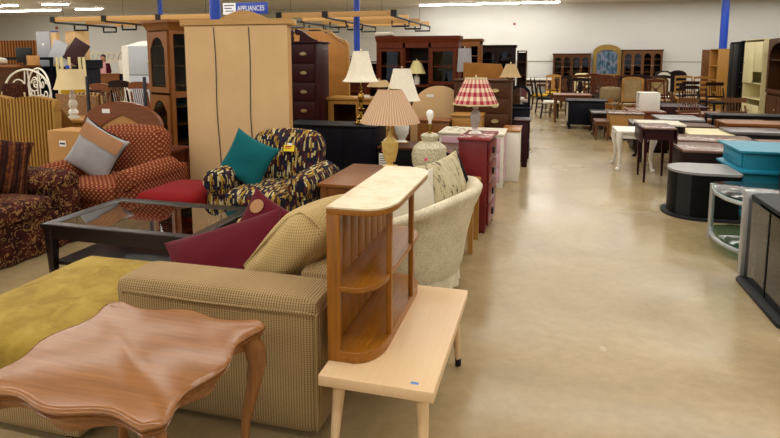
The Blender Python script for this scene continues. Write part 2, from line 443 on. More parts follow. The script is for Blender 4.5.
M = Mt('lit_tube_diffuser', .5); M.base((.9,.9,.9,1)); M.b.inputs['Emission Color'].default_value = (1,.96,.88,1); M.b.inputs['Emission Strength'].default_value = 36; S['lit'] = M.m
# ------------------------------------------------------------------ furniture makers (front faces local -y, base at z = 0)
def legs4(t, w, d, h, mat, leg=.045, inset=.03, style='square', foot=None):
    for sx in (-1,1):
        for sy in (-1,1):
            x = sx*(w/2-inset-leg/2); y = sy*(d/2-inset-leg/2); b = MB()
            if style == 'square': b.tapered(x, y, 0, h, leg, leg)
            elif style == 'taper': b.tapered(x, y, 0, h, leg*.55, leg, bev=.003)
            elif style == 'splay': b.lathe([(leg*.38,0),(leg*.4,.02),(leg*.7,h)], 14, m=Matrix(((1,0,-sx*.07,x+sx*.02),(0,1,-sy*.07,y+sy*.02),(0,0,1,0),(0,0,0,1))))
            elif style == 'turned': b.lathe([(leg*.35,0),(leg*.5,.03*h),(leg*.3,.1*h),(leg*.5,.3*h),(leg*.58,.5*h),(leg*.34,.62*h),(leg*.56,.68*h),(leg*.4,.74*h),(leg*.6,.8*h),(leg*.6,h)], 12, c=(x,y,0))
            elif style == 'cab':
                k = lambda o: (x+sx*o*.75, y+sy*o*.75)
                pr = [(.03,0,.55),(.035,.02,.6),(.012,.08,.36),(-.012,.3,.36),(-.004,.55,.5),(.022,.8,.8),(.012,1,.75)]
                b.tube([(*k(o), z*h) for o, z, r in pr], [leg*r for o, z, r in pr], 8)
            o = b.build('leg', mat, t)
            if foot:
                MB().lathe([(leg*.42,0),(leg*.45,.045)], 12, c=(x+sx*.02,y+sy*.02,0.001)).build('ferrule', foot, o)
def table(name, label, cat, loc, rz, w, d, h, top, legm, tt=.03, leg=.045, apron=.08, inset=.03, style='square', group=None, bev=.004, shelf=None, sheet=None):
    t = thing(name, label, cat, loc, rz, group)
    MB().box(-w/2,w/2,-d/2,d/2,h-tt,h,bev).build('tabletop', top, t)
    legs4(t, w, d, h-tt, legm, leg, inset, style)
    if apron:
        i = inset+leg*.25; b = MB(); z0 = h-tt-apron; z1 = h-tt
        b.box(-w/2+i,w/2-i,-d/2+i,-d/2+i+.018,z0,z1); b.box(-w/2+i,w/2-i,d/2-i-.018,d/2-i,z0,z1)
        b.box(-w/2+i,-w/2+i+.018,-d/2+i,d/2-i,z0,z1); b.box(w/2-i-.018,w/2-i,-d/2+i,d/2-i,z0,z1)
        b.build('apron', legm, t)
    if shelf: MB().box(-w/2+inset,w/2-inset,-d/2+inset,d/2-inset,shelf-.02,shelf,.003).build('lower_shelf', legm, t)
    return t
def ring(b, outer, inner, y0, y1):
    n = len(outer)
    A = [b.bm.verts.new((p[0],y0,p[1])) for p in outer]; B = [b.bm.verts.new((p[0],y0,p[1])) for p in inner]
    C_ = [b.bm.verts.new((p[0],y1,p[1])) for p in outer]; D = [b.bm.verts.new((p[0],y1,p[1])) for p in inner]
    for k in range(n):
        q = (k+1) % n
        b.face([A[k],A[q],B[q],B[k]]); b.face([C_[k],D[k],D[q],C_[q]]); b.face([A[k],C_[k],C_[q],A[q]]); b.face([B[k],B[q],D[q],D[k]])
def arch_pts(x0, x1, z0, z1, fw, arch, n=10, gothic=False):
    ix0, ix1, iz0 = x0+fw, x1-fw, z0+fw; cx = (x0+x1)/2; rw = (ix1-ix0)/2; top = z1-fw
    zs = top - arch; inn = [(ix0,iz0),(ix1,iz0)]; out = [(x0,z0),(x1,z0)]
    if not arch:
        return [(x0,z0),(x1,z0),(x1,z1),(x0,z1)], [(ix0,iz0),(ix1,iz0),(ix1,top),(ix0,top)]
    for i in range(n+1):
        a = PI*i/n; c, s_ = math.cos(a), math.sin(a)
        if gothic: r = .8 + .2*abs(math.sin(2*a))**.5 if 0 < i < n else 1; xx = cx + rw*c*(.82 if 0 < i < n else 1)
        else: xx = cx + rw*c
        inn.append((xx, zs+arch*s_)); out.append((x1+(x0-x1)*i/n, z1))
    return out, inn
def glass_door(t, x0, x1, z0, z1, y, mat, pane, fw=.05, arch=0, gothic=False, knob=None, mull=None, kx=None, name='door'):
    b = MB(); o_, i_ = arch_pts(x0,x1,z0,z1,fw,arch,12,gothic); ring(b, o_, i_, y-.022, y)
    if mull:
        for zz in mull: b.box(x0+fw,x1-fw,y-.016,y-.006,zz-.008,zz+.008)
    d = b.build(name, mat, t)
    MB().box(x0+fw*.8,x1-fw*.8,y-.012,y-.008,z0+fw*.8,z1-fw*.8).build('pane', pane, d)
    if knob: MB().ball((kx if kx is not None else x1-fw/2, y-.034, (z0+z1)/2), .013, (1,1,1.4), 8, 6).build('handle', knob, d)
    return d
def panel_door(t, x0, x1, z0, z1, y, mat, knob=None, kx=None, fw=.05, flat=False, kz=None):
    b = MB()
    if flat: b.box(x0,x1,y-.02,y,z0,z1,.003)
    else:
        o_, i_ = arch_pts(x0,x1,z0,z1,fw,0); ring(b, o_, i_, y-.022, y); b.box(x0+fw,x1-fw,y-.012,y,z0+fw,z1-fw); b.box(x0+fw+.02,x1-fw-.02,y-.018,y-.01,z0+fw+.02,z1-fw-.02)
    d = b.build('door', mat, t)
    if knob: MB().ball((kx if kx is not None else x1-fw/2, y-.034, kz or (z0+z1)/2), .014, (1,1,1), 8, 6).build('knob', knob, d)
    return d
def bail(d, x, y, z, mat, w=.12):
    b = MB(); b.prism([(x-w/2,z),(x-w*.3,z+.022),(x,z+.03),(x+w*.3,z+.022),(x+w/2,z),(x+w*.3,z-.02),(x,z-.026),(x-w*.3,z-.02)], y-.004, y, 'xz')
    b.tube([(x-w*.36,y-.006,z+.004),(x-w*.3,y-.022,z-.014),(x,y-.026,z-.022),(x+w*.3,y-.022,z-.014),(x+w*.36,y-.006,z+.004)], .005, 6)
    b.build('handle', mat, d)
def drawer(t, x0, x1, z0, z1, y, mat, hm, two=False, kind='bail'):
    d = MB().box(x0,x1,y-.02,y,z0,z1,.004).build('drawer', mat, t)
    xs = ((x0+(x1-x0)*.25),(x0+(x1-x0)*.75)) if two else ((x0+x1)/2,)
    for x in xs:
        if kind == 'bail': bail(d, x, y-.02, (z0+z1)/2, hm)
        elif kind == 'knob': MB().ball((x,y-.034,(z0+z1)/2), .015, (1,1,1), 8, 6).build('knob', hm, d)
        elif kind == 'square': MB().box(x-.035,x+.035,y-.034,y-.019,(z0+z1)/2-.03,(z0+z1)/2+.03,.004).build('handle', hm, d)
def chest(name, label, cat, loc, rz, w, d, h, mat, rows, top=None, dm=None, hm=None, two=False, over=.015, foot=.05, kind='bail', group=None, heights=None, cols=1):
    t = thing(name, label, cat, loc, rz, group); tt = .025
    b = MB().box(-w/2,w/2,-d/2,d/2,foot,h-tt,.004)
    if foot:
        for sx in (-1,1):
            for sy in (-1,1): b.box(sx*(w/2-.04)-.035,sx*(w/2-.04)+.035,sy*(d/2-.04)-.035,sy*(d/2-.04)+.035,0,foot)
    b.build('body', mat, t)
    MB().box(-w/2-over,w/2+over,-d/2-over-.01,d/2+over*.5,h-tt,h,.006).build('top', top or mat, t)
    hs = heights or [1]*rows; tot = sum(hs); z = h-tt-.02; H = z-foot-.03
    for k in range(rows):
        dz = H*hs[k]/tot
        for c in range(cols):
            cw = (w-.06)/cols; x0 = -w/2+.03+c*cw
            drawer(t, x0+.006, x0+cw-.006, z-dz+.008, z-.008, -d/2, dm or mat, hm or S['antbrass'], two, kind)
        z -= dz
    return t
def opencase(name, label, cat, loc, rz, w, d, h, mat, shelves, back=None, th=.022, group=None, crown=0, base=.06):
    t = thing(name, label, cat, loc, rz, group)
    for sx in (-1,1): MB().box(sx*(w/2)-(th if sx > 0 else 0), sx*(w/2)+(th if sx < 0 else 0), -d/2, d/2, 0, h, .002).build('side_panel', mat, t)
    MB().box(-w/2+th,w/2-th,d/2-.012,d/2,base,h-th).build('back_panel', back or mat, t)
    for z in shelves: MB().box(-w/2+th,w/2-th,-d/2+.005,d/2-.012,z-th/2,z+th/2).build('shelf', mat, t)
    MB().box(-w/2-crown,w/2+crown,-d/2-crown,d/2,h-.001,h+.02+crown*.6,.004).build('top_panel', mat, t)
    MB().box(-w/2+th,w/2-th,-d/2+.01,-d/2+.03,0,base).build('plinth', mat, t)
    return t
def china(name, label, cat, loc, rz, w, d, z0, h, mat, doors, base_mat=None, arch=.08, crown=.03, dark=None, group=None, gothic=False, rows=2):
    """china hutch: glazed arched doors over a closed base that reaches the floor"""
    t = thing(name, label, cat, loc, rz, group); dk = dark or W['darkz']
    MB().box(-w/2,w/2,-d/2,d/2,.0,z0,.004).build('base_cabinet', base_mat or mat, t)
    b = MB(); b.box(-w/2,-w/2+.02,-d/2+.06,d/2,z0,h); b.box(w/2-.02,w/2,-d/2+.06,d/2,z0,h); b.box(-w/2,w/2,-d/2+.06,d/2,h-.05,h)
    b.build('hutch_frame', mat, t)
    MB().box(-w/2+.02,w/2-.02,d/2-.012,d/2-.001,z0,h-.05).build('back_panel', dk, t)
    MB().prism([(-d/2+.06,h),(-d/2+.06-crown,h+.06),(d/2,h+.06),(d/2,h)], -w/2-crown, w/2+crown, 'yz').build('crown_moulding', mat, t)
    for k in range(rows):
        z = z0+(h-z0)*(k+1)/(rows+1); MB().box(-w/2+.021,w/2-.021,-d/2+.09,d/2-.013,z-.008,z+.008).build('shelf', mat, t)
    dw = (w-.03)/doors
    for k in range(doors):
        x0 = -w/2+.015+k*dw
        glass_door(t, x0+.004, x0+dw-.004, z0+.01, h-.045, -d/2+.06, mat, S['smokeglass'], .045, arch, gothic, S['antbrass'], mull=[z0+(h-z0)*q for q in (.25,.5,.72)], kx=x0+(dw-.025 if k % 2 == 0 else .025))
        panel_door(t, x0+.004, x0+dw-.004, .06, z0-.03, -d/2, base_mat or mat, S['antbrass'], x0+(dw-.05 if k % 2 == 0 else .05))
    return t
def chair(name, label, cat, loc, rz, style, wm, sm, h=1.0, sw=.46, sh=.45, group=None, arms=False):
    t = thing(name, label, cat, loc, rz, group); hw = sw/2; d = .44
    if style in ('spindle','windsor'):
        MB().puff((sw,d,.04), .018, 0, (0,0,sh-.02)).build('seat', wm, t)
    else:
        MB().puff((sw,d,.06), .025, .012, (0,0,sh-.02)).build('seat', sm, t)
    for sx in (-1,1):
        MB().tapered(sx*(hw-.03), -d/2+.03, 0, sh-.04, .03, .042).build('leg', wm, t)
        b = MB(); b.tube([(sx*(hw-.03),d/2+.03,0),(sx*(hw-.03),d/2-.02,sh*.9),(sx*(hw-.025),d/2-.0,sh+.05),(sx*(hw-.03),d/2+.09,h-(.02 if style in ('ladder','xback','splat') else .15))], [.02,.024,.024,.017], 6)
        b.build('leg', wm, t)
    yb = lambda z: d/2+.09*max(0,(z-sh)/(h-sh))
    b = MB()
    def rail(z, hh, arch=0, w_=None):
        w_ = w_ or hw-.02; n = 10
        lo = [(w_*(2*i/n-1), z-hh/2+arch*.4*(1-(2*i/n-1)**2)) for i in range(n+1)]; up = [(w_*(2*i/n-1), z+hh/2+arch*(1-(2*i/n-1)**2)) for i in range(n,-1,-1)]
        b.prism(lo+up, yb(z)-.012, yb(z)+.012, 'xz')
    if style == 'ladder':
        for k in range(4): rail(sh+.14+k*(h-sh-.2)/3, .06, .02)
    elif style == 'bars':
        rail(h-.04, .09, .0); rail(sh+.12, .05)
        for k in range(6):
            x = (k-2.5)*.055; b.tube([(x,yb(sh+.12),sh+.12),(x,yb(h-.06),h-.06)], .009, 5)
    elif style == 'splat':
        rail(h-.03, .07, .04, hw); rail(sh+.08, .04)
        b.prism([(-.05,sh+.08),(.05,sh+.08),(.035,sh+.2),(.085,sh+.34),(.05,h-.05),(-.05,h-.05),(-.085,sh+.34),(-.035,sh+.2)], yb(h*.7)-.008, yb(h*.7)+.008, 'xz')
    elif style == 'xback':
        rail(h-.03, .06, .03, hw); rail(sh+.1, .04)
        for sx in (-1,1):
            b.tube([(-sx*(hw-.03),yb(sh+.1),sh+.1),(-sx*.05,yb(h*.72),(sh+h)/2-.03),(0,yb(h*.72)-.01*sx,(sh+h)/2+.03),(sx*.05,yb(h*.75),(sh+h)/2+.08),(sx*(hw-.03),yb(h-.03),h-.04)], .014, 6)
        b.ball((0,yb(h*.75),(sh+h)/2+.03), .05, (1,.3,1), 10, 6)
    elif style in ('spindle','windsor'):
        rail(h-.05, .11 if style == 'spindle' else .09, .03, hw+.02)
        for k in range(7):
            x = (k-3)*(sw-.1)/6.5; b.tube([(x*.85,d/2-.03,sh),(x,yb(h-.1),h-.09)], .0075, 5)
    elif style == 'uphol':
        b.puff((sw-.02,.08,h-sh-.12), .035, .02, (0,d/2+.06,(sh+h)/2+.04))
    elif style == 'cane' or style == 'arch':
        n = 12; z0 = sh+.08
        inn = [(-hw+.05,z0+.05),(hw-.05,z0+.05)]; out = [(-hw,z0),(hw,z0)]
        for i in range(n+1):
            a = PI*i/n; ar = .07 if style == 'cane' else .14
            inn.append(((hw-.05)*math.cos(a), h-ar-.04+ar*math.sin(a))); out.append((hw*math.cos(a) if 0 < i < n else hw*math.cos(a), h-ar+ar*math.sin(a)))
        ring(b, out, inn, d/2+.03, d/2+.06)
    br = b.build('backrest', sm if style == 'uphol' else wm, t)
    if style in ('cane','arch'): MB().prism(inn, d/2+.04, d/2+.05, 'xz').build('panel', sm, br)
    b = MB()
    for sx in (-1,1): b.tube([(sx*(hw-.03),-d/2+.03,.16),(sx*(hw-.03),d/2,.16)], .01, 5)
    b.tube([(-hw+.03,0,.16),(hw-.03,0,.16)], .01, 5); b.build('stretcher', wm, t)
    if arms:
        for sx in (-1,1): MB().tube([(sx*(hw),d/2+.05,sh+.24),(sx*(hw+.02),0,sh+.25),(sx*(hw+.02),-d/2+.06,sh+.23),(sx*(hw),-d/2+.08,sh)], .014, 6).build('arm', wm, t)
    return t
def shade(t, r0, r1, z0, z1, mat, curve=1.0, oct_=0, trim=None, flare=None):
    n = 8; pr = []
    for i in range(n+1):
        q = i/n; pr.append((r0+(r1-r0)*(q**curve), z0+(z1-z0)*q))
    pr += [(r-.004, z) for r, z in pr[::-1]]
    o = MB().lathe(pr+[pr[0]], oct_ or 40, caps=False).build('lamp_shade', mat, t, ang=(20 if oct_ else 38))
    if trim:
        for r, z in ((r0,z0),(r1,z1)): MB().lathe([(r+.003,z-.006),(r+.004,z),(r+.003,z+.006),(r-.006,z+.006),(r-.006,z-.006),(r+.003,z-.006)], 40, caps=False).build('trim', trim, o)
    return o
def lamp(name, label, loc, base, bm_, sh, group=None, foot=None, rot=0, neck=None, bseg=28, finial=True):
    """sh = (r_bottom, r_top, z0, z1, material, curve, octagon, trim)"""
    t = thing(name, label, 'lamp', loc, rot, group)
    MB().lathe(base, bseg).build('base', bm_, t)
    if foot: MB().lathe(foot[0], bseg).build('foot', foot[1], t)
    zb = base[-1][1]
    if sh:
        st = MB().lathe([(.008,zb-.005),(.008,sh[3]+.01)], 8); st.build('stem', neck or S['antbrass'], t)
        shade(t, *sh)
        b = MB()
        for a in (0, PI*2/3, PI*4/3): b.tube([(0,0,sh[3]-.012),(sh[1]*math.cos(a)*.985,sh[1]*math.sin(a)*.985,sh[3]-.004)], .003, 5)
        b.build('spider', neck or S['antbrass'], t)
        if finial: MB().lathe([(.006,sh[3]+.008),(.012,sh[3]+.016),(.005,sh[3]+.03),(.0,sh[3]+.036)], 10).build('finial', neck or S['antbrass'], t)
    return t
def club_chair(name, label, loc, rz, fab, w=1.05, d=.92, h=.9, arm=.62, aw=.2, seat=.46, legm=None):
    t = thing(name, label, 'armchair', loc, rz)
    MB().puff((w-.06,d-.1,.24), .03, 0, (0,0,.19)).build('seat_base', fab, t)
    MB().puff((w-2*aw+.03,d-.2,.18), .055, .03, (0,-.07,seat-.09), n=10).build('seat_cushion', fab, t)
    mb = MB().puff((w-2*aw+.12,.26,h-.34), .11, .03, (0,0,0), n=10, m=Matrix.Translation((0,d/2-.19,.34+(h-.34)/2)) @ Matrix.Rotation(-.2,4,'X'))
    mb.build('backrest', fab, t)
    for sx in (-1,1):
        b = MB().puff((aw-.02,d-.12,arm-.12), .04, .005, (sx*(w/2-aw/2),-.0,(arm-.12)/2+.07))
        x = sx*(w/2-aw/2+.01); y0 = -d/2+.02; y1 = d/2-.16; z = arm-.1
        b.tube([(x,y0,z),(x,y0+.012,z),(x,y0+.04,z),(x,0,z+.005),(x,y1-.06,z+.01),(x,y1,z+.01)], [.04,.085,.105,.115,.11,.06], 18)
        b.build('arm', fab, t)
    for sx in (-1,1):
        for sy in (-1,1): MB().tapered(sx*(w/2-.1), sy*(d/2-.12), 0, .09, .035, .05).build('leg', legm or W['darkz'], t)
    return t
# ------------------------------------------------------------------ survey helpers: where a line of sight from the photographer meets a height or a wall plane
_f = Vector((-math.sin(YAW)*math.cos(TILT), math.cos(YAW)*math.cos(TILT), -math.sin(TILT)))
_r = Vector((math.cos(YAW), math.sin(YAW), 0)); _u = _r.cross(_f)
def sight(u, v): return _f + _r*((u-390)/FPX) - _u*((v-PY)/FPX)
def spot(u, v, z=0): d = sight(u, v); s = (z-EYE)/d.z; return (d.x*s, d.y*s, z)
def atY(u, v, y): d = sight(u, v); s = y/d.y; return (d.x*s, y, EYE+d.z*s)
def atX(u, v, x): d = sight(u, v); s = x/d.x; return (x, d.y*s, EYE+d.z*s)
def back(t): return (-t.location.x, -t.location.y, -t.location.z)

# ------------------------------------------------------------------ the store itself
CZ = 3.78; X0, X1, YB, YF = -34.0, 13.0, 24.2, -5.0
struct(MB().box(X0,X1,YF,YB+.2,-.1,0).build('floor', S['floor'], flat=True))
struct(MB().box(X0,X1,YF,YB+.2,CZ,CZ+.1).build('ceiling', S['ceiling'], flat=True))
struct(MB().box(X0,X1,YB,YB+.2,0,CZ).build('wall_back', S['wall'], flat=True))
struct(MB().box(X0-.2,X0,YF,YB+.2,0,CZ).build('wall_left', S['wall'], flat=True))
b = MB()
for xa, xb, za, zb in ((X0,X1,0,.5),(X0,X1,2.7,CZ),(X0,-16,.5,2.7),(-11,-7,.5,2.7),(-2,2.5,.5,2.7),(8,X1,.5,2.7)): b.box(xa,xb,YF-.2,YF,za,zb)
struct(b.build('wall_front', S['wall'], flat=True))
struct(MB().box(X1,X1+.2,YF,YB+.2,0,CZ).build('wall_right', S['wall'], flat=True))
struct(MB().box(X0,X1,YB-.012,YB,1.44,1.465).build('trim_1', solid('grey_wall_trim','8d8f8c',.6), flat=True))
struct(MB().box(X0,X1,YB-.02,YB,0,.1).build('baseboard_back', S['charcoal'], flat=True))
o = MB(); ring(o, [(-.72,.1),(.42,.1),(.42,1.5),(-.72,1.5)], [(-.68,.1),(.38,.1),(.38,1.46),(-.68,1.46)], YB-.03, YB)
d3 = o.build('door_1', solid('painted_trim','b9b8aa',.6), flat=True); struct(d3)
# ceiling lights
def ceil_light(x0, x1, y, label):
    t = thing('ceiling_light', label, 'ceiling light', ((x0+x1)/2, y, CZ), 0, 'fluorescent ceiling lights'); w = (x1-x0)/2
    MB().prism([(-.13,0),(.13,0),(.09,-.05),(-.09,-.05)], -w, w, 'yz').build('housing', S['white'], t)
    MB().prism([(-.08,-.05),(.08,-.05),(.06,-.085),(-.06,-.085)], -w+.02, w-.02, 'yz').build('diffuser', S['lit'], t)
k = 0
for x0, x1, y, lab in ((-4.98,-3.78,22.9,'fluorescent strip light at left end of the long row by the back wall'),(-3.74,-2.4,22.9,'fluorescent strip light, second from left in the long row'),(-2.36,-1.0,22.9,'fluorescent strip light, third from left in the long row'),(-.95,.5,22.9,'fluorescent strip light at right end of the long row by back wall'),
    (-22.6,-20.77,18.65,'nearest fluorescent strip light at the far left corner of ceiling'),(-19.5,-18.3,18.7,'short fluorescent strip light above the counter, upper row'),(-24.8,-23.2,20.9,'fluorescent strip light at left edge, lower row'),(-23.15,-20.9,20.9,'long fluorescent strip light above the grey panel, lower row'),(-20.0,-18.66,20.9,'fluorescent strip light at the right end of the lower left row')):
    ceil_light(x0, x1, y, lab)
def area(name, x, y, z, sx, sy, e, col=(1,.96,.90), rot=(0,0,0)):
    l = bpy.data.lights.new(name, 'AREA'); l.shape = 'RECTANGLE'; l.size = sx; l.size_y = sy; l.energy = e; l.color = col
    o = bpy.data.objects.new(name, l); COL.objects.link(o); o.location = (x,y,z); o.rotation_euler = rot
for y in (16.2, 13.6, 11.0, 8.4, 5.8, 3.2, .6, -2.2):
    area('strip_lamp', -11, y, CZ-.09, 40, .16, 430)
area('strip_lamp', -1, 18.6, CZ-.09, 20, .16, 250)
area('strip_lamp', 1.5, 20.8, CZ-.09, 14, .16, 170)
area('strip_lamp', 6.8, 22.9, CZ-.09, 12, .16, 90)
wd = bpy.data.worlds.new('daylight'); SC.world = wd; wd.use_nodes = True
bg = wd.node_tree.nodes['Background']; bg.inputs[0].default_value = (.86,.93,1,1); bg.inputs[1].default_value = 1.2
# poles, sign, racks
for (u, dia, dist, lab) in ((217,.16,8.42,'thick blue steel pole rising behind the tall tan cabinet back'),(357,.15,13.56,'blue steel pole behind the brass lamp with white shade'),(162.4,.15,14.74,'blue steel pole above the glazed curio cabinet'),(722,.155,15.19,'blue steel pole above the bookcases at the right')):
    d = sight(u, 60); d = d/Vector((d.x,d.y)).length; hd = math.hypot(*(spot(u,300)[:2])); dd = dist*1.04
    if u == 722: dd = 22.6
    if u == 162.4: dd = 19.5
    b = MB().lathe([(dia/2,0),(dia/2,CZ)], 24, caps=False); t = tag(b.build('pole', S['blue'], loc=(d.x*dd,d.y*dd,0)), lab, 'pole')
    if u == 722: t.scale = (1.6,1.6,1)
a = atY(223,3.2,12); c = atY(268,13.8,12)
t = thing('hanging_sign', 'blue and white sign reading APPLIANCES hung from the ceiling', 'sign', (a[0],12,c[2])); w_, h_ = c[0]-a[0], a[2]-c[2]
MB().box(0,w_*.29,-.01,.01,0,h_).build('white_panel', S['whitesign'], t); MB().box(w_*.29,w_,-.012,.012,0,h_,.004).build('blue_panel', S['bluesign'], t)
def text(body, size, mat, parent, loc, rot=(PI/2,0,0), sx=1, ext=.001, align='LEFT'):
    cu = bpy.data.curves.new('lettering', 'FONT'); cu.body = body; cu.size = size; cu.extrude = ext; cu.align_x = align
    o = bpy.data.objects.new('lettering', cu); COL.objects.link(o); cu.materials.append(mat); bpy.context.view_layer.update()
    me = bpy.data.meshes.new_from_object(o); bpy.data.objects.remove(o); o = bpy.data.objects.new('lettering', me); COL.objects.link(o); o.parent = parent; o.location = loc; o.rotation_euler = rot; o.scale = (sx,1,1)
    return o
text('APPLIANCES', .165, S['whitesign'], t, (w_*.325,-.014,h_*.30), sx=.76)
b = MB()
for q, (x0, x1) in enumerate(((.03,.25),(.04,.2),(.06,.24))): b.box(w_*x0,w_*x1,-.012,-.01,h_*(.74-q*.24),h_*(.82-q*.24))
b.build('small_print', S['ink'], t)
for x in (.15, w_-.15): MB().tube([(x,0,h_),(x,0,CZ-c[2])], .004, 5).build('hanging_wire', S['steel'], t)
def rack(xs, ys, z, lab):
    t = thing('hanging_rack', lab, 'rack', (xs[0], ys[0], z)); L = xs[-1]-xs[0]
    for i, y in enumerate(ys):
        off = 0
        MB().box(off,L+off*.4,y-ys[0]-.05,y-ys[0]+.05,-.06,.06,.004).build('beam', W['pinex'], t)
    for j, x in enumerate(xs):
        b = MB(); q = x-xs[0]
        b.tube([(q,0,-.07),(q,ys[-1]-ys[0],-.09)], .03, 6)
        b.box(q-.07,q+.07,-.07,.07,-.075,.075)
        for i, y in enumerate(ys[1:]):
            yy = y-ys[0]; xx = q+.12; b.tube([(xx-.1,yy,-.08),(xx-.1,yy,-.22),(xx-.55,yy,-.22),(xx-.55,yy,-.08)], .028, 6)
        b.build('bracket', S['iron'], t)
    for x in (xs[0]+.3, xs[-1]-.3):
        for y in (ys[0], ys[-1]): MB().tube([(x-xs[0],y-ys[0],0),(x-xs[0],y-ys[0],CZ-z)], .006, 5).build('hanging_wire', S['steel'], t)
rack((-12.4,-10.8,-9.2,-7.6), (12.2,13.3,14.4), 2.59, 'suspended wooden beam rack with black brackets above the fridge')
rack((-6.3,-5.1,-3.4), (12.9,14.3,15.7,17.0), 2.63, 'suspended wooden beam rack with black brackets above the chest of drawers')

# ------------------------------------------------------------------ nearest furniture
# serpentine end table
def pie(cx, cy, w, d, off, z, n=22, amp=.02, cr=.075):
    pts = []
    for side in range(4):
        for k in range(n):
            s_ = -1+2*k/n; a = amp*math.cos(2*PI*s_)
            hw, hd = w/2, d/2
            p = [(hw*s_,-hd-a),(hw+a,hd*s_),(-hw*s_,hd+a),(-hw-a,-hd*s_)][side]
            # round the lobed corners
            ex, ey = abs(p[0])-(hw+amp-cr), abs(p[1])-(hd+amp-cr)
            if ex > 0 and ey > 0:
                L = math.hypot(ex,ey); sc_ = cr/L if L > cr else 1
                p = (math.copysign(hw+amp-cr+ex*sc_,p[0]), math.copysign(hd+amp-cr+ey*sc_,p[1]))
            pts.append(p)
    out = []; m = len(pts)
    for i in range(m):
        a, b_ = Vector(pts[i-1]), Vector(pts[(i+1)%m]); t_ = b_-a
        nn = Vector((t_.y,-t_.x)); nn = nn.normalized() if nn.length > 1e-6 else Vector((0,0))
        out.append((cx+pts[i][0]+nn.x*off, cy+pts[i][1]+nn.y*off, z))
    return out
t = thing('end_table', 'brown wooden end table with scalloped top and curved legs', 'table', (-1.35,1.55,0))
pr = [(-.03,.554),(-.012,.558),(-.004,.566),(-.014,.572),(-.002,.578),(.002,.588),(-.004,.597),(-.016,.6)]
MB().loops([pie(0,0,.69,.64,o_,z_) for o_, z_ in pr]).build('tabletop', W['tablex'], t, ang=50)
b = MB(); A = [pie(0,0,.69,.64,-.05,z_,amp=.012) for z_ in (.555,.50)]; B_ = [pie(0,0,.69,.64,-.066,z_,amp=.012) for z_ in (.50,.555)]
for i, p in enumerate(A[1]):
    q = abs((i % 22)/22*2-1); dz = .03*(math.cos(q*PI*2)*.5+.5)-.02
    A[1][i] = (p[0],p[1],p[2]-dz); B_[0][i] = (B_[0][i][0],B_[0][i][1],B_[0][i][2]-dz)
b.loops(A+B_, False, False).build('apron', W['tablex'], t)
for sx in (-1,1):
    for sy in (-1,1):
        b = MB(); x, y = sx*.285, sy*.26
        P_ = [(.012,.56,.034),(.03,.5,.04),(.036,.44,.036),(.022,.34,.026),(.0,.22,.019),(-.006,.12,.016),(.006,.05,.018),(.022,.02,.024),(.024,0,.02)]
        b.tube([(x+sx*o_,y+sy*o_,z_) for o_, z_, r_ in P_], [r_ for o_, z_, r_ in P_], 12).build('leg', W['tablez'], t)
# sofa with chaise
t = thing('chaise_sofa', 'tan waffle corduroy sofa with olive plush chaise facing the glass coffee table', 'sofa', (-1.5,2.6,0)); L = back(t)
WF, OL = S['waffle'], S['olive']
o = MB().puff((.99,.27,.60), .045, .008, (-1.355,2.175,.32), n=12).build('arm', WF, t, L)
b = MB(); zz = .565
b.tube([(-1.805,2.045,zz-.012),(-1.79,2.039,zz),(-1.4,2.032,zz-.004),(-.9,2.036,zz),(-.868,2.05,zz-.01),(-.858,2.15,zz)], .006, 8); b.tube([(-.87,2.045,zz-.01),(-.868,2.042,.05)], .005, 8)
b.build('piping', WF, o)
MB().puff((.27,.99,.60), .045, .008, (-1.0,0,0), m=Matrix.Translation((0,0,0))) if False else None
MB().puff((.22,.92,.60), .05, .01, (-.965,2.76,.34), n=10).build('back_frame', WF, t, L)
MB().puff((.97,.20,.58), .06, .01, (-1.345,3.12,.33), n=10).build('arm', S['waffle_soft'], t, L)
MB().puff((.8,.76,.26), .03, 0, (-1.45,2.68,.16)).build('seat_base', WF, t, L)
MB().puff((.85,.72,.2), .06, .012, (-1.48,2.66,.36), n=10, wob=.006).build('seat_cushion', OL, t, L)
MB().puff((.78,.97,.25), .03, 0, (-2.19,2.235,.155)).build('chaise_base', WF, t, L)
MB().puff((.82,1.0,.2), .06, .012, (-2.19,2.22,.345), n=12, wob=.008).build('chaise_cushion', OL, t, L)
for i, (y, ln, sd) in enumerate(((2.70,.70,1),)):
    m = Matrix.Translation((-1.17,y,.62)) @ Matrix.Rotation(math.radians(43),4,'Y') @ Matrix.Rotation(math.radians(-6),4,'Z') @ Matrix.Rotation(math.radians(0),4,'Z')
    o = MB().puff((.25,ln,.50), .09, .055, (0,0,0), m=m, n=12, wob=.012, seed=sd).build('back_cushion', S['waffle_soft'], t, L)
    b = MB(); y_ = -ln/2+.0; pts = [m @ Vector(q) for q in ((-.112,y_+.055,-.2),(-.115,y_+.03,0),(-.112,y_+.04,.17),(-.09,y_+.06,.235),(-.02,y_+.05,.262),(.05,y_+.06,.25))]
    b.tube(pts, .007, 8); b.build('piping', S['waffle_soft'], o)
for x, y in ((-2.5,1.82),(-1.9,1.82),(-.95,2.12),(-.95,3.12),(-2.5,2.62)): MB().tapered(x, y, 0, .06, .04, .05).build('leg', W['darkz'], t, L)
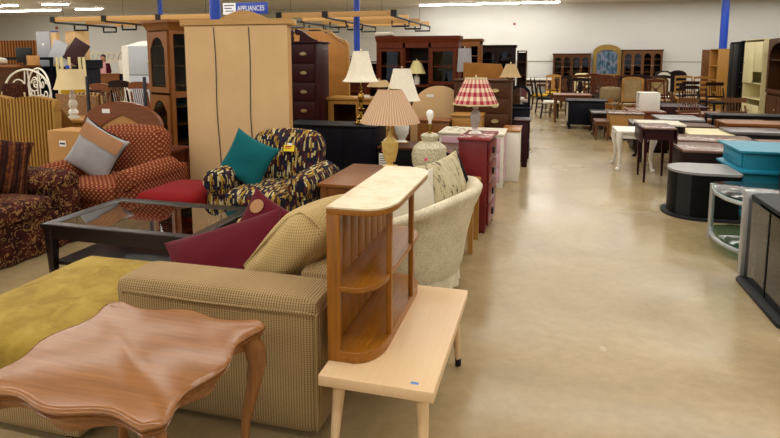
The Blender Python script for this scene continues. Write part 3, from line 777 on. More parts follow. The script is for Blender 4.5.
# burgundy pillows on the sofa
m = frame(-1.54,2.49,.575, (.89,.36,.27), (-.2,.62,.74))
tag(MB().pillow(.64,.40,.17, m).build('throw_pillow', S['burgundy']), 'plain burgundy velvet pillow lying nearest the sofa arm', 'pillow')
t = thing('throw_pillow', 'burgundy pillow with embroidered tan circles behind the plain one', 'pillow', (-1.50,2.84,.565)); m = frame(0,0,0, (.93,-.10,-.38), (.42,.42,.80))
o = MB().pillow(.46,.46,.15, m, seed=3).build('cover', S['burgundy'], t)
for (x, y, r_) in ((-.14,.14,.042),(-.01,.02,.066),(.13,.02,.03),(-.15,-.05,.035)):
    z_ = .075*((1-(x/.23)**2)*(1-(y/.23)**2))**.42
    b = MB(); b.surf(lambda a, c_: m @ Vector((x+r_*c_*math.cos(2*PI*a), y+r_*c_*math.sin(2*PI*a), .075*max(0,(1-((x+r_*c_*math.cos(2*PI*a))/.23)**2)*(1-((y+r_*c_*math.sin(2*PI*a))/.23)**2))**.42+.006)), 18, 3, cu=True)
    b.build('embroidered_circle', S['tancloth'], o)
# cream coffee table + shelf unit
t = thing('coffee_table', 'low cream painted coffee table carrying the wooden shelf unit', 'coffee table', (-.575,2.365,0))
o = MB().box(-.225,.225,-.475,.475,.355,.40,.006).build('tabletop', W['creamy'], t)
for (sx, sy) in ((-1,-1),(1,-1),(-1,1),(1,1)):
    x, y = sx*.165, sy*.39; ox, oy = sx*.02, sy*.045
    l_ = MB().loops([[(x+ox*q+r_*math.cos(2*PI*k/16), y+oy*q+r_*math.sin(2*PI*k/16), z_) for k in range(16)] for q, z_, r_ in ((1,.0,.013),(.9,.045,.0145),(.86,.05,.015),(0,.355,.027))]).build('leg', W['creamz'], t)
    MB().lathe([(.0155,0),(.017,.04)], 14, c=(x+ox*.97,y+oy*.97,0.0005)).build('ferrule', S['iron'], l_)
MB().box(.13,.16,-.44,-.425,.4002,.4008).build('sticker', S['bluetag'], o)
t = thing('shelf_unit', 'small wooden shelf with rounded ends and pale top standing on cream table', 'shelf', (-.8,2.0,.40)); HZ = .63
def shelf_poly(xo, yo, n=8, far=True):
    p = [(0,0)]; R_ = xo; c_ = R_-.10
    for k in range(n+1):
        a = -PI/2+PI/2*k/n; p.append((c_+.10*math.cos(a), .17+.17*math.sin(a)))
    for k in range(n+1):
        a = PI/2*k/n; p.append((R_-.12+.12*math.cos(a)-.0, yo-.15+.15*math.sin(a)))
    p.append((0,yo)); return p
MB().prism(shelf_poly(.255,.87), HZ-.008, HZ, bev=.002).build('top_laminate', S['laminate'], t)
MB().prism(shelf_poly(.252,.868), HZ-.03, HZ-.0085, bev=.002).build('top_board', W['honeyy'], t)
MB().prism(shelf_poly(.206,.86), .29, .312, bev=.004).build('shelf', W['honeyy'], t)
MB().prism(shelf_poly(.206,.86), 0.0, .045, bev=.004).build('base_shelf', W['honeyy'], t)
b = MB()
for k in range(8): b.box(.0,.014,.05+k*.1,.05+k*.1+.0985,.045,HZ-.03,.003)
b.build('back_panel', W['honeyz'], t)
MB().box(0,.052,-.002,.022,.0,HZ-.03,.003).build('stile', W['honeyz'], t)
for y in (.2,.60):
    MB().box(.188,.212,y-.013,y+.013,.04,HZ-.03,.004).build('post', W['honeyz'], t)
# tub chair with its two pillows
t = thing('tub_chair', 'cream speckled tub chair with flared round back beside the aisle', 'armchair', (-.97,3.82,0))
def tub(u, v):
    a = -2.15+4.3*u; ex, ey = math.cos(a), math.sin(a)
    q_ = max(0,(abs(a)-.35)/1.8); hr = .735 - .20*q_*q_*(3-2*q_) if q_ < 1 else .535
    prof = [(.42,.10),(.455,.2),(.485,.4),(.53,.58),(.575,hr-.05),(.585,hr-.015),(.565,hr+.008),(.53,hr+.005),(.48,hr-.04),(.42,.55),(.385,.4),(.37,.3),(.37,.1)]
    q = v*(len(prof)-1); i = min(int(q), len(prof)-2); f_ = q-i; r_ = prof[i][0]+(prof[i+1][0]-prof[i][0])*f_; z_ = prof[i][1]+(prof[i+1][1]-prof[i][1])*f_
    return (ex*r_*1.0, ey*r_*1.0+.0, z_)
b = MB(); b.surf(tub, 40, 24); bm_ = b.bm
for u in (0,1):
    b.face([bm_.verts.new(tub(u, j/24)) for j in range(25)])
b.build('shell', S['tubcloth'], t, ang=60)
MB().lathe([(.40,.1),(.43,.28),(.43,.3)], 32, c=(-.06,0,0)).build('seat_base', S['tubcloth'], t)
MB().lathe([(.30,.28),(.37,.3),(.385,.36),(.37,.42),(.2,.445),(0,.45)], 32, c=(-.06,0,0)).build('seat_cushion', S['tubcloth'], t)
b = MB(); b.surf(lambda u, v: ((.43+.012*math.sin(u*PI*26)*(1-v))*math.cos(-2.1+4.2*u), (.43+.012*math.sin(u*PI*26)*(1-v))*math.sin(-2.1+4.2*u), .03+.1*v), 60, 2); b.build('skirt', S['tubcloth'], t)
for a in (.5,-.5,2.6,-2.6): MB().lathe([(.014,0),(.022,.11)], 10, c=(.34*math.cos(a)-.02,.34*math.sin(a),0)).build('leg', W['oakz'], t)
m = frame(-.86,3.62,.635, (.80,.52,.06), (-.10,.12,.92))
tag(MB().pillow(.42,.42,.15, m, seed=5).build('throw_pillow', S['whitecloth']), 'plain off-white pillow leaning in the cream tub chair', 'pillow')
m = frame(-.655,3.90,.70, (.52,.80,.16), (-.25,.10,.92))
t = thing('throw_pillow', 'cream pillow with black brush strokes in the tub chair', 'pillow', (-.655,3.90,.70)); m.translation = (0,0,0)
MB().pillow(.42,.42,.15, m, seed=8).build('cover', S['brush'], t)
b = MB(); b.pillow(.10,.44,.12, m @ Matrix.Translation((.18,0,-.02)), seed=2); b.build('edge_band', S['blackcloth'], t)
# dark coffee table with glass top
t = thing('coffee_table', 'dark espresso square coffee table with inset glass top and lower shelf', 'coffee table', (-2.8,3.53,0)); w_, d_ = 1.26,.80; z_ = .43
b = MB(); ring_o = [(-w_/2,-d_/2),(w_/2,-d_/2),(w_/2,d_/2),(-w_/2,d_/2)]; i_ = .085
prf = [(0,z_-.035),(0,z_-.006),(.006,z_),(i_-.02,z_),(i_,z_-.008),(i_,z_-.035)]
b.loops([[(p[0]-math.copysign(o_,p[0]), p[1]-math.copysign(o_,p[1]), zz) for p in ring_o] for o_, zz in prf+[prf[0]]], False, False)
b.build('top_frame', W['espressox'], t)
MB().box(-w_/2+i_-.006,w_/2-i_+.006,-d_/2+i_-.006,d_/2-i_+.006,z_-.018,z_-.010).build('glass_panel', S['glass'], t)
MB().box(-w_/2+.02,w_/2-.02,-d_/2+.02,-d_/2+.04,z_-.11,z_-.035).box(-w_/2+.02,w_/2-.02,d_/2-.04,d_/2-.02,z_-.11,z_-.035).box(-w_/2+.02,-w_/2+.04,-d_/2+.04,d_/2-.04,z_-.11,z_-.035).box(w_/2-.04,w_/2-.02,-d_/2+.04,d_/2-.04,z_-.11,z_-.035).build('apron', W['espressox'], t)
legs4(t, w_, d_, z_-.035, W['espressoz'], .07, .012, 'taper')
MB().box(-w_/2+.05,w_/2-.05,-d_/2+.05,d_/2-.05,.12,.145,.003).build('lower_shelf', W['espressox'], t)

# ------------------------------------------------------------------ armchairs round the coffee table
club_chair('armchair', 'club armchair in multicoloured dash weave with yellow tag', (-2.37,4.70,0), 0, S['dashes'], 1.00, .92, .90, .62, .21, .45)
t = thing('price_tag', 'yellow price tag on the back of the multicoloured armchair', 'tag', (-2.27,4.775,.77))
o = MB().box(-.085,.085,-.004,0,-.05,.045,m=Matrix.Rotation(-.22,4,'X') @ Matrix.Scale(.62,4)).build('card', S['yellowtag'], t)
MB().box(-.06,.02,-.006,-.004,-.01,.004,m=Matrix.Rotation(-.22,4,'X') @ Matrix.Scale(.62,4)).box(-.06,.05,-.006,-.004,.012,.03,m=Matrix.Rotation(-.22,4,'X') @ Matrix.Scale(.62,4)).build('printing', S['redink'], o)
MB().box(-.03,.05,-.003,.0,.045,.075,m=Matrix.Rotation(-.22,4,'X') @ Matrix.Scale(.62,4)).build('white_slip', S['label'], o)
m = frame(-2.60,4.60,.67, (.88,.05,-.42), (.38,.25,.86))
tag(MB().pillow(.45,.45,.16, m, seed=11).build('throw_pillow', S['tealcloth']), 'teal velvet pillow set diagonally in the multicoloured armchair', 'pillow')
club_chair('armchair', 'rust red club armchair with small cream diamonds', (-4.05,4.60,0), .0, S['diamond'], 1.12, .92, .90, .60, .24, .45)
m = frame(-4.2,4.52,.69, (.84,.1,-.46), (.42,.22,.84))
t = thing('throw_pillow', 'grey satin pillow with tan suede corner in the rust red armchair', 'pillow', (-4.2,4.52,.69)); m.translation = (0,0,0)
MB().pillow(.50,.50,.16, m, seed=21).build('cover', S['greycloth'], t)
b = MB()
def band(u, v):
    x = (-.22+.44*u); y = .085+.135*v; mr = lambda q: math.asin(max(-1,min(1,q/.25)))
    return m @ Vector((x, y, .08*max(0,(1-(x/.25)**2)*(1-(y/.25)**2))**.42+.012))
b.surf(band, 16, 8); b.build('suede_band', S['tancloth'], t)
b = MB(); E = [(-.24,-.24),(.24,-.24),(.24,.24),(-.24,.24),(-.24,-.24)]
b.tube([m @ Vector((x*(1 if i_%1==0 else 1),y,0)) for i_, (x, y) in enumerate(((.24,-.24),(.222,0),(.24,.24),(0,.222),(-.24,.24)))], .006, 6); b.build('piping', S['blackcloth'], t)
t = thing('ottoman', 'bright red velvet ottoman between the two armchairs', 'ottoman', (-3.17,4.44,0), .0)
MB().puff((.58,.66,.26), .06, .03, (0,0,.29), n=12).build('cushion', S['redvelvet'], t); MB().puff((.56,.56,.1), .02, 0, (0,0,.12)).build('base', S['redvelvet'], t)
for sx in (-1,1):
    for sy in (-1,1): MB().tapered(sx*.22, sy*.22, 0, .08, .03, .045).build('leg', W['darkz'], t)
# dark floral sofa at the left edge, facing right
t = thing('sofa', 'dark brown scroll damask sofa at the left edge', 'sofa', (-4.4,3.2,0)); L = back(t)
MB().puff((.86,1.7,.26), .03, 0, (-4.37,3.0,.19)).build('seat_base', S['damask'], t, L)
MB().puff((.74,1.5,.18), .06, .02, (-4.28,2.98,.385), n=10).build('seat_cushion', S['damask'], t, L)
for y in (3.93,1.98):
    b = MB().puff((.86,.22,.44), .05, .01, (-4.36,y,.29)); b.tube([(-3.93,y,.50),(-3.945,y,.505),(-3.98,y,.51),(-4.4,y,.515),(-4.75,y,.515)], [.05,.1,.125,.13,.1], 18); b.build('arm', S['damask'], t, L)
MB().puff((.26,1.9,.6), .1, .02, (0,0,0), m=Matrix.Translation((-4.86,3.0,.6)) @ Matrix.Rotation(-.15,4,'Y'), n=10).build('backrest', S['damask'], t, L)
b = MB(); b.surf(lambda u, v: (-3.92+.012*math.sin(u*60)*(1-v), 2.1+2.0*u-.08, .012+.2*v), 60, 2); b.build('skirt', S['damask'], t, L)
for x in (-4.75,-4.02):
    for y in (2.2,3.85): MB().tapered(x, y, 0, .09, .04, .05).build('leg', W['darkz'], t, L)
m = frame(-4.42,3.66,.70, (.45,.78,-.25), (-.35,.2,.88))
tag(MB().pillow(.52,.52,.18, m, seed=31).build('throw_pillow', S['brownstripe']), 'dark brown striped chenille pillow on the damask sofa', 'pillow')
m = frame(-4.38,3.22,.64, (.3,.9,-.1), (-.45,.1,.85))
tag(MB().pillow(.42,.42,.14, m, seed=33).build('throw_pillow', S['whitecloth']), 'white pillow just showing at the left edge of the damask sofa', 'pillow')
# ------------------------------------------------------------------ tall case pieces behind the armchairs
t = thing('tall_cabinet', 'tall shallow cabinet turned round so its plain tan hardboard back shows', 'cabinet', (-3.14,5.36,0)); w_ = 1.2; H_ = 1.95
MB().box(-w_/2+.0,w_/2,0,.006,.05,H_).build('back_panel', S['board'], t)
MB().box(-w_/2,w_/2,.0065,.09,.05,H_-.02).build('body', W['pinez'], t)
n = 24; top = [(-w_/2-.04,H_-.005),(w_/2+.05,H_-.005),(w_/2+.05,H_+.055),(w_/2-.12,H_+.05)]
for k in range(n+1):
    q = k/n; x = w_/2-.2-(w_-.62)*q; top.append((x, H_+.05+.09*math.sin(PI*q)**1.3))
top += [(-w_/2+.36,H_+.05),(-w_/2-.04,H_+.055)]
MB().prism(top, -.02, .0, 'xz').build('crest_board', W['pinex'], t)
MB().box(-w_/2-.05,w_/2+.06,.0,.11,H_-.02,H_+.04,.01).build('cornice', W['pinex'], t)
MB().box(-w_/2+.01,w_/2-.01,.01,.08,0,.05).build('plinth', W['pinex'], t)
for x0, dx in ((-.245,.035),(.165,.012)):
    pts = [(x0+dx*q+.008*math.sin(q*9), -.006, H_-.03-(H_-.25)*q) for q in [i/14 for i in range(15)]]
    MB().tube(pts, .0045, 6).build('cord', S['steel'], t)
# glazed curio cabinet
t = thing('curio_cabinet', 'orange brown tall curio cabinet with two arched glass doors', 'cabinet', (-4.66,6.44,0), -.42); w_, d_, H_ = .54,.42,2.0; m_ = W['orangez']
b = MB(); b.box(-w_/2,-w_/2+.03,-d_/2,d_/2,.08,H_); b.box(w_/2-.03,w_/2,-d_/2,-d_/2+.05,.08,H_); b.box(w_/2-.03,w_/2,d_/2-.05,d_/2,.08,H_); b.box(w_/2-.03,w_/2,-d_/2+.05,d_/2-.05,.08,.3); b.box(w_/2-.03,w_/2,-d_/2+.05,d_/2-.05,1.1,1.18); b.box(w_/2-.03,w_/2,-d_/2+.05,d_/2-.05,H_-.1,H_)
b.build('carcass', m_, t)
MB().box(w_/2-.018,w_/2-.012,-d_/2+.05,d_/2-.05,.3,H_-.1).build('side_pane', S['smokeglass'], t)
MB().box(-w_/2+.03,w_/2-.03,d_/2-.02,d_/2-.005,.1,H_-.03).build('back_panel', W['walnutz'], t)
MB().box(-w_/2,w_/2,-d_/2,d_/2,0,.1,.005).box(-w_/2-.02,w_/2+.02,-d_/2-.02,d_/2,0,.06,.006).build('base', W['orangex'], t)
MB().loops([[(sx*(w_/2+o_),(-(d_/2+o_) if sy<0 else d_/2+o_*.3),z_) for sx, sy in ((-1,-1),(1,-1),(1,1),(-1,1))] for o_, z_ in ((0,H_-.06),(.01,H_-.05),(.02,H_-.01),(.05,H_+.03),(.065,H_+.04),(.065,H_+.07),(.0,H_+.075))]).build('crown_moulding', W['orangex'], t)
for z in (.5,.75,.98,1.25,1.5,1.75): MB().box(-w_/2+.031,w_/2-.031,-d_/2+.03,d_/2-.02,z-.008,z+.008).build('shelf', W['oakx'], t)
glass_door(t, -w_/2+.03,w_/2-.03,.14,1.13,-d_/2,m_,S['smokeglass'],.07,.14,True,S['antbrass'],kx=-w_/2+.06)
glass_door(t, -w_/2+.03,w_/2-.03,1.16,H_-.07,-d_/2,m_,S['smokeglass'],.07,.14,True,S['antbrass'],kx=-w_/2+.06)
table('side_table', 'brown wooden side table between rust armchair and tan cabinet back', 'table', (-4.0,5.29,0), 0, .44,.40,.62, W['cherryx'], W['cherryz'], group=None, apron=.3)
# tall purple-brown chest with broken pediment, and its neighbours
t = chest('chest_of_drawers', 'tall dark plum chest of drawers with scrolled pediment and brass pulls', 'chest of drawers', (-3.72,8.26,0), 0, .80,.48,1.85, W['mahogx'], 6, W['mahogx'], W['mahogx'], S['antbrass'], True, over=.03)
for sx in (-1,1):
    pts = [(.40,0)]; 
    for k in range(13):
        q = k/12; pts.append((.40-.30*q, .02+.16*q**1.6+.05*math.sin(q*PI)*q))
    for k in range(1,10):
        a = PI*.5+PI*1.2*k/9; pts.append((.10+.055*math.cos(a)*-1*-1, .145+.055*math.sin(a)))
    pts += [(.12,.0)]
    MB().prism([(sx*(x),1.85+z) for x, z in pts], -.25, -.21, 'xz').build('pediment', W['mahogx'], t)
MB().lathe([(.02,1.85),(.03,1.9),(.015,1.93),(.03,1.98),(0,2.06)], 14, c=(0,-.23,0)).build('finial', W['mahogz'], t)
t = thing('headboard', 'large tan panel with stepped shoulders behind the plum chest', 'headboard', (-4.0,9.3,0))
MB().prism([(-.5,0),(.72,0),(.72,1.78),(.66,1.86),(.50,1.92),(.42,2.0),(.2,2.06),(-.5,2.06)], 0, .05, 'xz', bev=.004).build('panel', solid('ochre_panel','a9702a',.55), t)
MB().prism([(.74,0),(.70,0),(.70,1.80),(.64,1.88),(.48,1.94),(.40,2.02),(.18,2.09),(-.5,2.09),(-.5,2.115),(.2,2.115),(.43,2.045),(.52,1.96),(.68,1.9),(.74,1.82)], -.012, .06, 'xz').build('edge_moulding', W['oakx'], t)
tc = thing('console_cabinet', 'low oak glass fronted cabinet behind the navy dresser', 'cabinet', (-2.77,8.6,0)); 
b = MB(); w_, d_ = 1.05,.42
b.box(-w_/2,-w_/2+.05,-d_/2,d_/2,0,.94); b.box(w_/2-.05,w_/2,-d_/2,d_/2,0,.94); b.box(-w_/2,w_/2,d_/2-.02,d_/2,0,.94); b.box(-w_/2+.05,w_/2-.05,-d_/2,d_/2,0,.1); b.build('carcass', W['oakz'], tc)
MB().box(-w_/2-.03,w_/2+.03,-d_/2-.03,d_/2,.94,.985,.008).build('top', W['oakx'], tc); MB().box(-w_/2+.05,w_/2-.05,-d_/2+.02,d_/2-.02,.5,.52).build('shelf', W['oakx'], tc)
for k in (0,1): glass_door(tc, -w_/2+.05+k*.475, -w_/2+.52+k*.475, .1, .93, -d_/2, W['oakz'], S['smokeglass'], .05, 0, False, S['antbrass'])
p = tag(MB().box(-.06,.06,-.002,.002,0,.04).build('price_card', S['label'], loc=(-2.70,8.5,.986)), 'small white card lying on the low oak cabinet', 'card')
# navy dresser with the brass lamp
t = thing('dresser', 'navy black long dresser seen from behind carrying the brass lamp', 'dresser', (-2.55,6.72,0)); w_, d_ = 1.22,.46
MB().box(-w_/2,w_/2,-d_/2,d_/2,.05,.76,.004).build('body', S['navy'], t); MB().box(-w_/2-.015,w_/2+.015,-d_/2-.015,d_/2+.015,.755,.78,.005).build('top', S['black'], t)
for sx in (-1,1):
    for sy in (-1,1): MB().tapered(sx*(w_/2-.06), sy*(d_/2-.06), 0, .05, .05, .06).build('foot', S['black'], t)
for k in range(3): drawer(t, w_/2*0-.57+k*.38+.005, -.57+k*.38+.375, .1, .74, -d_/2+.012, S['navy'], S['black'], kind='none')
brass_pr = [(.085,0),(.088,.012),(.075,.025),(.055,.032),(.05,.05),(.07,.065),(.072,.075),(.045,.095),(.025,.11),(.022,.15),(.04,.17),(.042,.185),(.022,.2),(.02,.27),(.034,.285),(.042,.33),(.034,.375),(.02,.39),(.018,.42),(.026,.43),(.012,.45),(.01,.5)]
lamp('table_lamp', 'brass candlestick table lamp with white bell shade on the navy dresser', (-2.22,6.78,.78), brass_pr, S['brass'], (.225,.095,.53,.90,S['shade_white'],.62,0,S['shade_white']))
lamp('table_lamp', 'small beige shaded lamp half hidden behind the brass lamp', (-2.5,8.55,.985), [(.07,0),(.06,.02),(.02,.04),(.03,.1),(.015,.15),(.01,.16)], S['iron'], (.20,.12,.17,.27,S['shade_beige'],.9,0,None))
# black low cabinet with brown top, white lamp on it
t = thing('media_cabinet', 'black low cabinet with brown top and white barcode label behind yellow lamp', 'cabinet', (-1.38,6.69,0)); w_, d_ = 1.04,.54
MB().box(-w_/2,w_/2,-d_/2,d_/2,.04,.525,.004).build('body', S['black'], t); MB().box(-w_/2-.005,w_/2+.01,-d_/2-.01,d_/2+.01,.525,.55,.004).build('top', W['walnutx'], t)
MB().box(-w_/2+.03,w_/2-.03,-d_/2+.03,d_/2-.03,0,.04).build('plinth', S['black'], t)
o = MB().box(-w_/2+.02,-w_/2+.13,-d_/2-.003,-d_/2,.33,.47).build('label', S['label'], t)
b = MB()
for k in range(4): b.box(-w_/2+.03,-w_/2+.12,-d_/2-.004,-d_/2-.003,.35+k*.028,.358+k*.028)
b.build('printing', S['ink'], o)
MB().box(-w_/2+.05,-w_/2+.08,-d_/2-.003,-d_/2,.49,.51).build('sticker', S['pinktag'], t)
b = MB(); b.box(-.13,w_/2-.05,-d_/2-.006,-d_/2,.1,.5,.002); b.build('door', S['black'], t)
wl = [(.075,0),(.08,.01),(.06,.03),(.045,.04),(.05,.06),(.085,.12),(.092,.19),(.092,.25),(.07,.30),(.03,.33),(.02,.36),(.012,.37)]
lamp('table_lamp', 'white ceramic lamp with white flared panel shade on the black cabinet', (-1.69,6.78,.55), wl, S['ceramic'], (.235,.11,.53,.92,S['shade_white'],.75,12,None), foot=([(.085,0),(.09,.008),(.08,.016),(.08,.018)], S['brass']))
# brown end table + yellow lamp
table('end_table', 'brown wooden end table between multicoloured armchair and yellow lamp', 'table', (-1.53,4.86,0), 0, .60,.95,.545, W['orangex'], W['orangez'], .028, .055, .26, .02, 'square')
yl = [(.072,0),(.074,.018),(.03,.024),(.028,.05),(.05,.06),(.062,.1),(.076,.17),(.082,.235),(.086,.25),(.07,.258),(.062,.27),(.03,.30),(.02,.33),(.03,.345),(.014,.36)]
lamp('table_lamp', 'yellow urn shaped lamp with pleated tan shade on the end table', (-1.42,5.23,.545), yl, S['yellowceramic'], (.29,.115,.44,.755,S['pleat'],1.05,0,None))
# urn lamp without shade on a little table
table('side_table', 'small light wood table under the shadeless crackled lamp', 'table', (-.84,4.72,0), 0, .66,.46,.56, W['oakx'], W['oakz'], .03, .04, .06, .015, 'square')
t = thing('table_lamp', 'large cream crackle glazed urn lamp with bare bulb and no shade', 'lamp', (-.93,4.72,.56), 0)
MB().lathe([(.075,0),(.09,.01),(.125,.07),(.15,.15),(.155,.22),(.14,.285),(.09,.325),(.066,.335),(.066,.345),(.078,.365),(.078,.385),(.06,.40),(.0,.405)], 36).build('urn', S['crackle'], t)
MB().lathe([(.03,.402),(.03,.41),(.012,.415),(.012,.43),(.02,.435),(.02,.48),(.016,.485)], 16).build('socket', S['brass'], t)
MB().lathe([(.012,.485),(.013,.505),(.024,.53),(.033,.56),(.03,.585),(.015,.6),(0,.604)], 18).build('bulb', S['bulb'], t)
MB().box(-.012,.012,-.157,-.153,.19,.214).build('sticker', S['pinktag'], t)
t = chest('low_cabinet', 'small low red cabinet behind the cream tub chair', 'cabinet', (-.88,5.30,0), 0, .30,.40,.70, S['red'], 2, S['red'], S['red'], S['iron'], kind='square', over=.008, foot=.03)
# red narrow cabinet, drawers face the aisle
t = chest('narrow_cabinet', 'tall narrow red painted cabinet with black pulls beside the aisle', 'cabinet', (-.595,5.36,0), PI/2-.06, .52,.26,.885, S['red'], 4, S['redtop'], S['red'], S['iron'], kind='square', over=.02, foot=.03)
gl = [(.062,0),(.066,.008),(.05,.02),(.03,.03),(.024,.05),(.03,.06)]
t = lamp('table_lamp', 'white lattice ceramic lamp with red gingham shade on red cabinet', (-.62,5.36,.885), gl, S['ceramic'], (.212,.10,.285,.525,S['gingham'],1.0,0,S['creampaint']))
MB().lathe([(.03,.06),(.04,.1),(.048,.15),(.046,.19),(.036,.21),(.018,.235),(.03,.245),(.03,.255),(.01,.265)], 24).build('lattice_body', S['lattice'], t)
# pink drawers, white cabinet, tall dresser
t = chest('dresser', 'white dresser with pale pink drawers behind the red cabinet', 'dresser', (-.86,7.30,0), 0, .80,.60,.675, S['white'], 3, S['offwhite'], S['pink'], S['white'], kind='knob', over=.012, foot=.03, two=True)
b = MB()
for k in range(3): b.box(.402,.406,-.25,.25,.07+k*.2,.25+k*.2)
b.build('side_inset', S['pink'], t)
for q, (x, y, a) in enumerate(((-1.1,7.22,.3),(-1.0,7.12,1.2))):
    tag(MB().tube([(-.07,0,.012),(-.02,.03,.03),(.03,.0,.045),(.08,-.02,.012)], .012, 8).build('drawer_pull', S['offwhite'], loc=(x,y,.675), rot=(0,0,a)), ('white curved hardware piece lying left on the pink dresser','white curved hardware piece lying right on the pink dresser')[q], 'hardware')
t = opencase('cabinet', 'low white cabinet with light wood top at the aisle edge', 'cabinet', (-.40,7.72,0), PI/2, .60,.22,.63, S['white'], (.3,), S['white'])
MB().box(-.31,.31,-.125,.115,.651,.67,.003).build('wood_top', W['honeyx'], t); MB().box(-.28,.28,-.108,-.09,.06,.62,.002).build('door', S['white'], t)
t = chest('chest_of_drawers', 'brown tall chest of drawers with brass pulls behind the gingham lamp', 'chest of drawers', (-.90,8.85,0), 0, .86,.46,1.275, W['walnutx'], 5, W['walnutx'], W['walnutx'], S['antbrass'], True, over=.02)
t = thing('headboard', 'dull brown upholstered headboard standing behind the tall brown chest', 'headboard', (-.93,9.35,0))
MB().prism([(-.36,.2),(.33,.2),(.33,1.2),(.30,1.40),(.25,1.50),(-.36,1.53)], -.03, .03, 'xz', bev=.012).build('panel', solid('brown_suede','8f5f2c',.75), t)
for x in (-.3,.28): MB().box(x-.03,x+.03,-.02,.02,0,.22).build('leg', W['darkz'], t)
lamp('table_lamp', 'beige bell shaded lamp on the tall brown chest at the aisle', (-.5,8.82,1.275), [(.05,0),(.045,.012),(.015,.02),(.012,.03)], S['antbrass'], (.165,.07,.035,.235,S['shade_beige'],.8,0,None))
lamp('table_lamp', 'grey drum shaded lamp with dark base beside the cherry hutch', (-1.30,9.55,.97), [(.06,0),(.05,.02),(.02,.05),(.04,.12),(.05,.2),(.02,.32),(.015,.38)], S['iron'], (.125,.105,.40,.79,S['shade_grey'],1,0,None))
table('side_table', 'dark side table under the grey shaded lamp', 'table', (-1.30,9.58,0), 0, .34,.42,.97, W['darkx'], W['darkz'], apron=.2)
# round headboard and the oak drawers before it
t = thing('headboard', 'plain pale board headboard with round top behind the urn lamp', 'headboard', (-1.62,8.92,0))
MB().prism([(-.46,0),(.46,0),(.46,.62)]+[(.46*math.cos(PI*k/24), .64+.52*math.sin(PI*k/24)**.9) for k in range(1,24)]+[(-.46,.62)], 0, .035, 'xz', bev=.006).build('panel', S['board'], t)
o = MB().prism([(-.19,.98),(-.09,.98),(-.08,1.0),(-.09,1.02),(-.19,1.02),(-.2,1.0)], -.003, 0, 'xz').build('label', S['label'], t)
chest('nightstand', 'oak nightstand with two drawers before the round headboard', 'nightstand', (-1.52,8.15,0), 0, .46,.4,.72, W['orangex'], 2, W['orangex'], W['orangex'], S['iron'], kind='knob', foot=.06)
chest('nightstand', 'light oak nightstand right of the round headboard', 'nightstand', (-1.05,8.22,0), 0, .42,.4,.80, W['oakx'], 2, W['oakx'], W['oakx'], S['antbrass'], kind='knob', foot=.06)
# cherry hutch
t = thing('hutch', 'wide reddish cherry hutch with two glass doors and open middle', 'hutch', (-2.22,10.2,0)); w_, d_, H_ = 1.5,.42,1.94; m_ = W['cherryz']
b = MB(); b.box(-w_/2,-w_/2+.04,-d_/2,d_/2,0,H_); b.box(w_/2-.04,w_/2,-d_/2,d_/2,0,H_)
for x in (-.235,.235): b.box(x-.02,x+.02,-d_/2,d_/2,.8,H_)
b.box(-w_/2+.04,w_/2-.04,-d_/2,d_/2,H_-.16,H_); b.box(-w_/2+.04,w_/2-.04,-d_/2+.02,d_/2-.03,1.08,1.12); b.box(-w_/2+.04,w_/2-.04,-d_/2,d_/2-.03,0,.78); b.build('carcass', m_, t)
MB().box(-w_/2+.04,w_/2-.04,d_/2-.025,d_/2,.78,H_-.16).build('back_panel', W['darkz'], t)
MB().loops([[(sx*(w_/2+o_),(-(d_/2+o_) if sy<0 else d_/2),z_) for sx, sy in ((-1,-1),(1,-1),(1,1),(-1,1))] for o_, z_ in ((0,H_-.07),(.012,H_-.02),(.022,H_+.02),(.022,H_+.05),(0,H_+.05))]).build('crown_moulding', W['cherryx'], t)
MB().box(-.215,.215,-d_/2+.05,d_/2-.026,1.52,1.545).build('shelf', W['cherryx'], t)
for sx in (-1,1):
    MB().box(sx*.475-.235,sx*.475+.235,-d_/2+.05,d_/2-.026,1.47,1.485).build('shelf', W['cherryx'], t)
    glass_door(t, sx*.475-.235, sx*.475+.235, 1.13, H_-.17, -d_/2, m_, S['smokeglass'], .055, 0, False, S['iron'], mull=(1.45,), kx=sx*.475-sx*.21)
lamp('table_lamp', 'small pale yellow shaded lamp in the middle bay of cherry hutch', (-2.24,10.1,1.12), [(.05,0),(.055,.02),(.06,.08),(.05,.15),(.02,.17),(.012,.18)], S['ceramic'], (.165,.075,.20,.43,S['shade_yellow'],.9,0,None))
tag(MB().puff((.3,.2,.07), .02, .01, (0,0,.035), wob=.02).build('folded_cloth', S['whitecloth'], loc=(-2.86,10.15,1.995)), 'crumpled white cloth on top left of cherry hutch', 'cloth')
china('hutch', 'honey pine hutch top peeking out right of the cherry hutch', 'hutch', (-1.52,11.9,0), 0, .5,.4,.9,1.93, W['orangez'], 2, arch=0)
china('cabinet', 'dark cabinet with two arched glass panes behind the beige bell shade', 'cabinet', (-1.05,13.2,0), 0, .80,.4,.9,1.83, W['darkz'], 2, arch=.18)
opencase('bookcase', 'narrow brown bookcase right of the dark arched cabinet', 'bookcase', (-.52,13.7,0), 0, .22,.35,1.75, W['walnutz'], (.4,.8,1.2,1.5))
opencase('bookcase', 'dark red bookcase between ochre panel and cherry hutch', 'bookcase', (-3.95,11.4,0), 0, .75,.35,1.62, W['cherryz'], (.5,.9,1.3))
t = opencase('media_cabinet', 'dark open cabinet left of the cherry hutch with pale boxes', 'cabinet', (-3.45,12.2,0), 0, .9,.4,1.5, W['darkz'], (.5,.9,1.2))
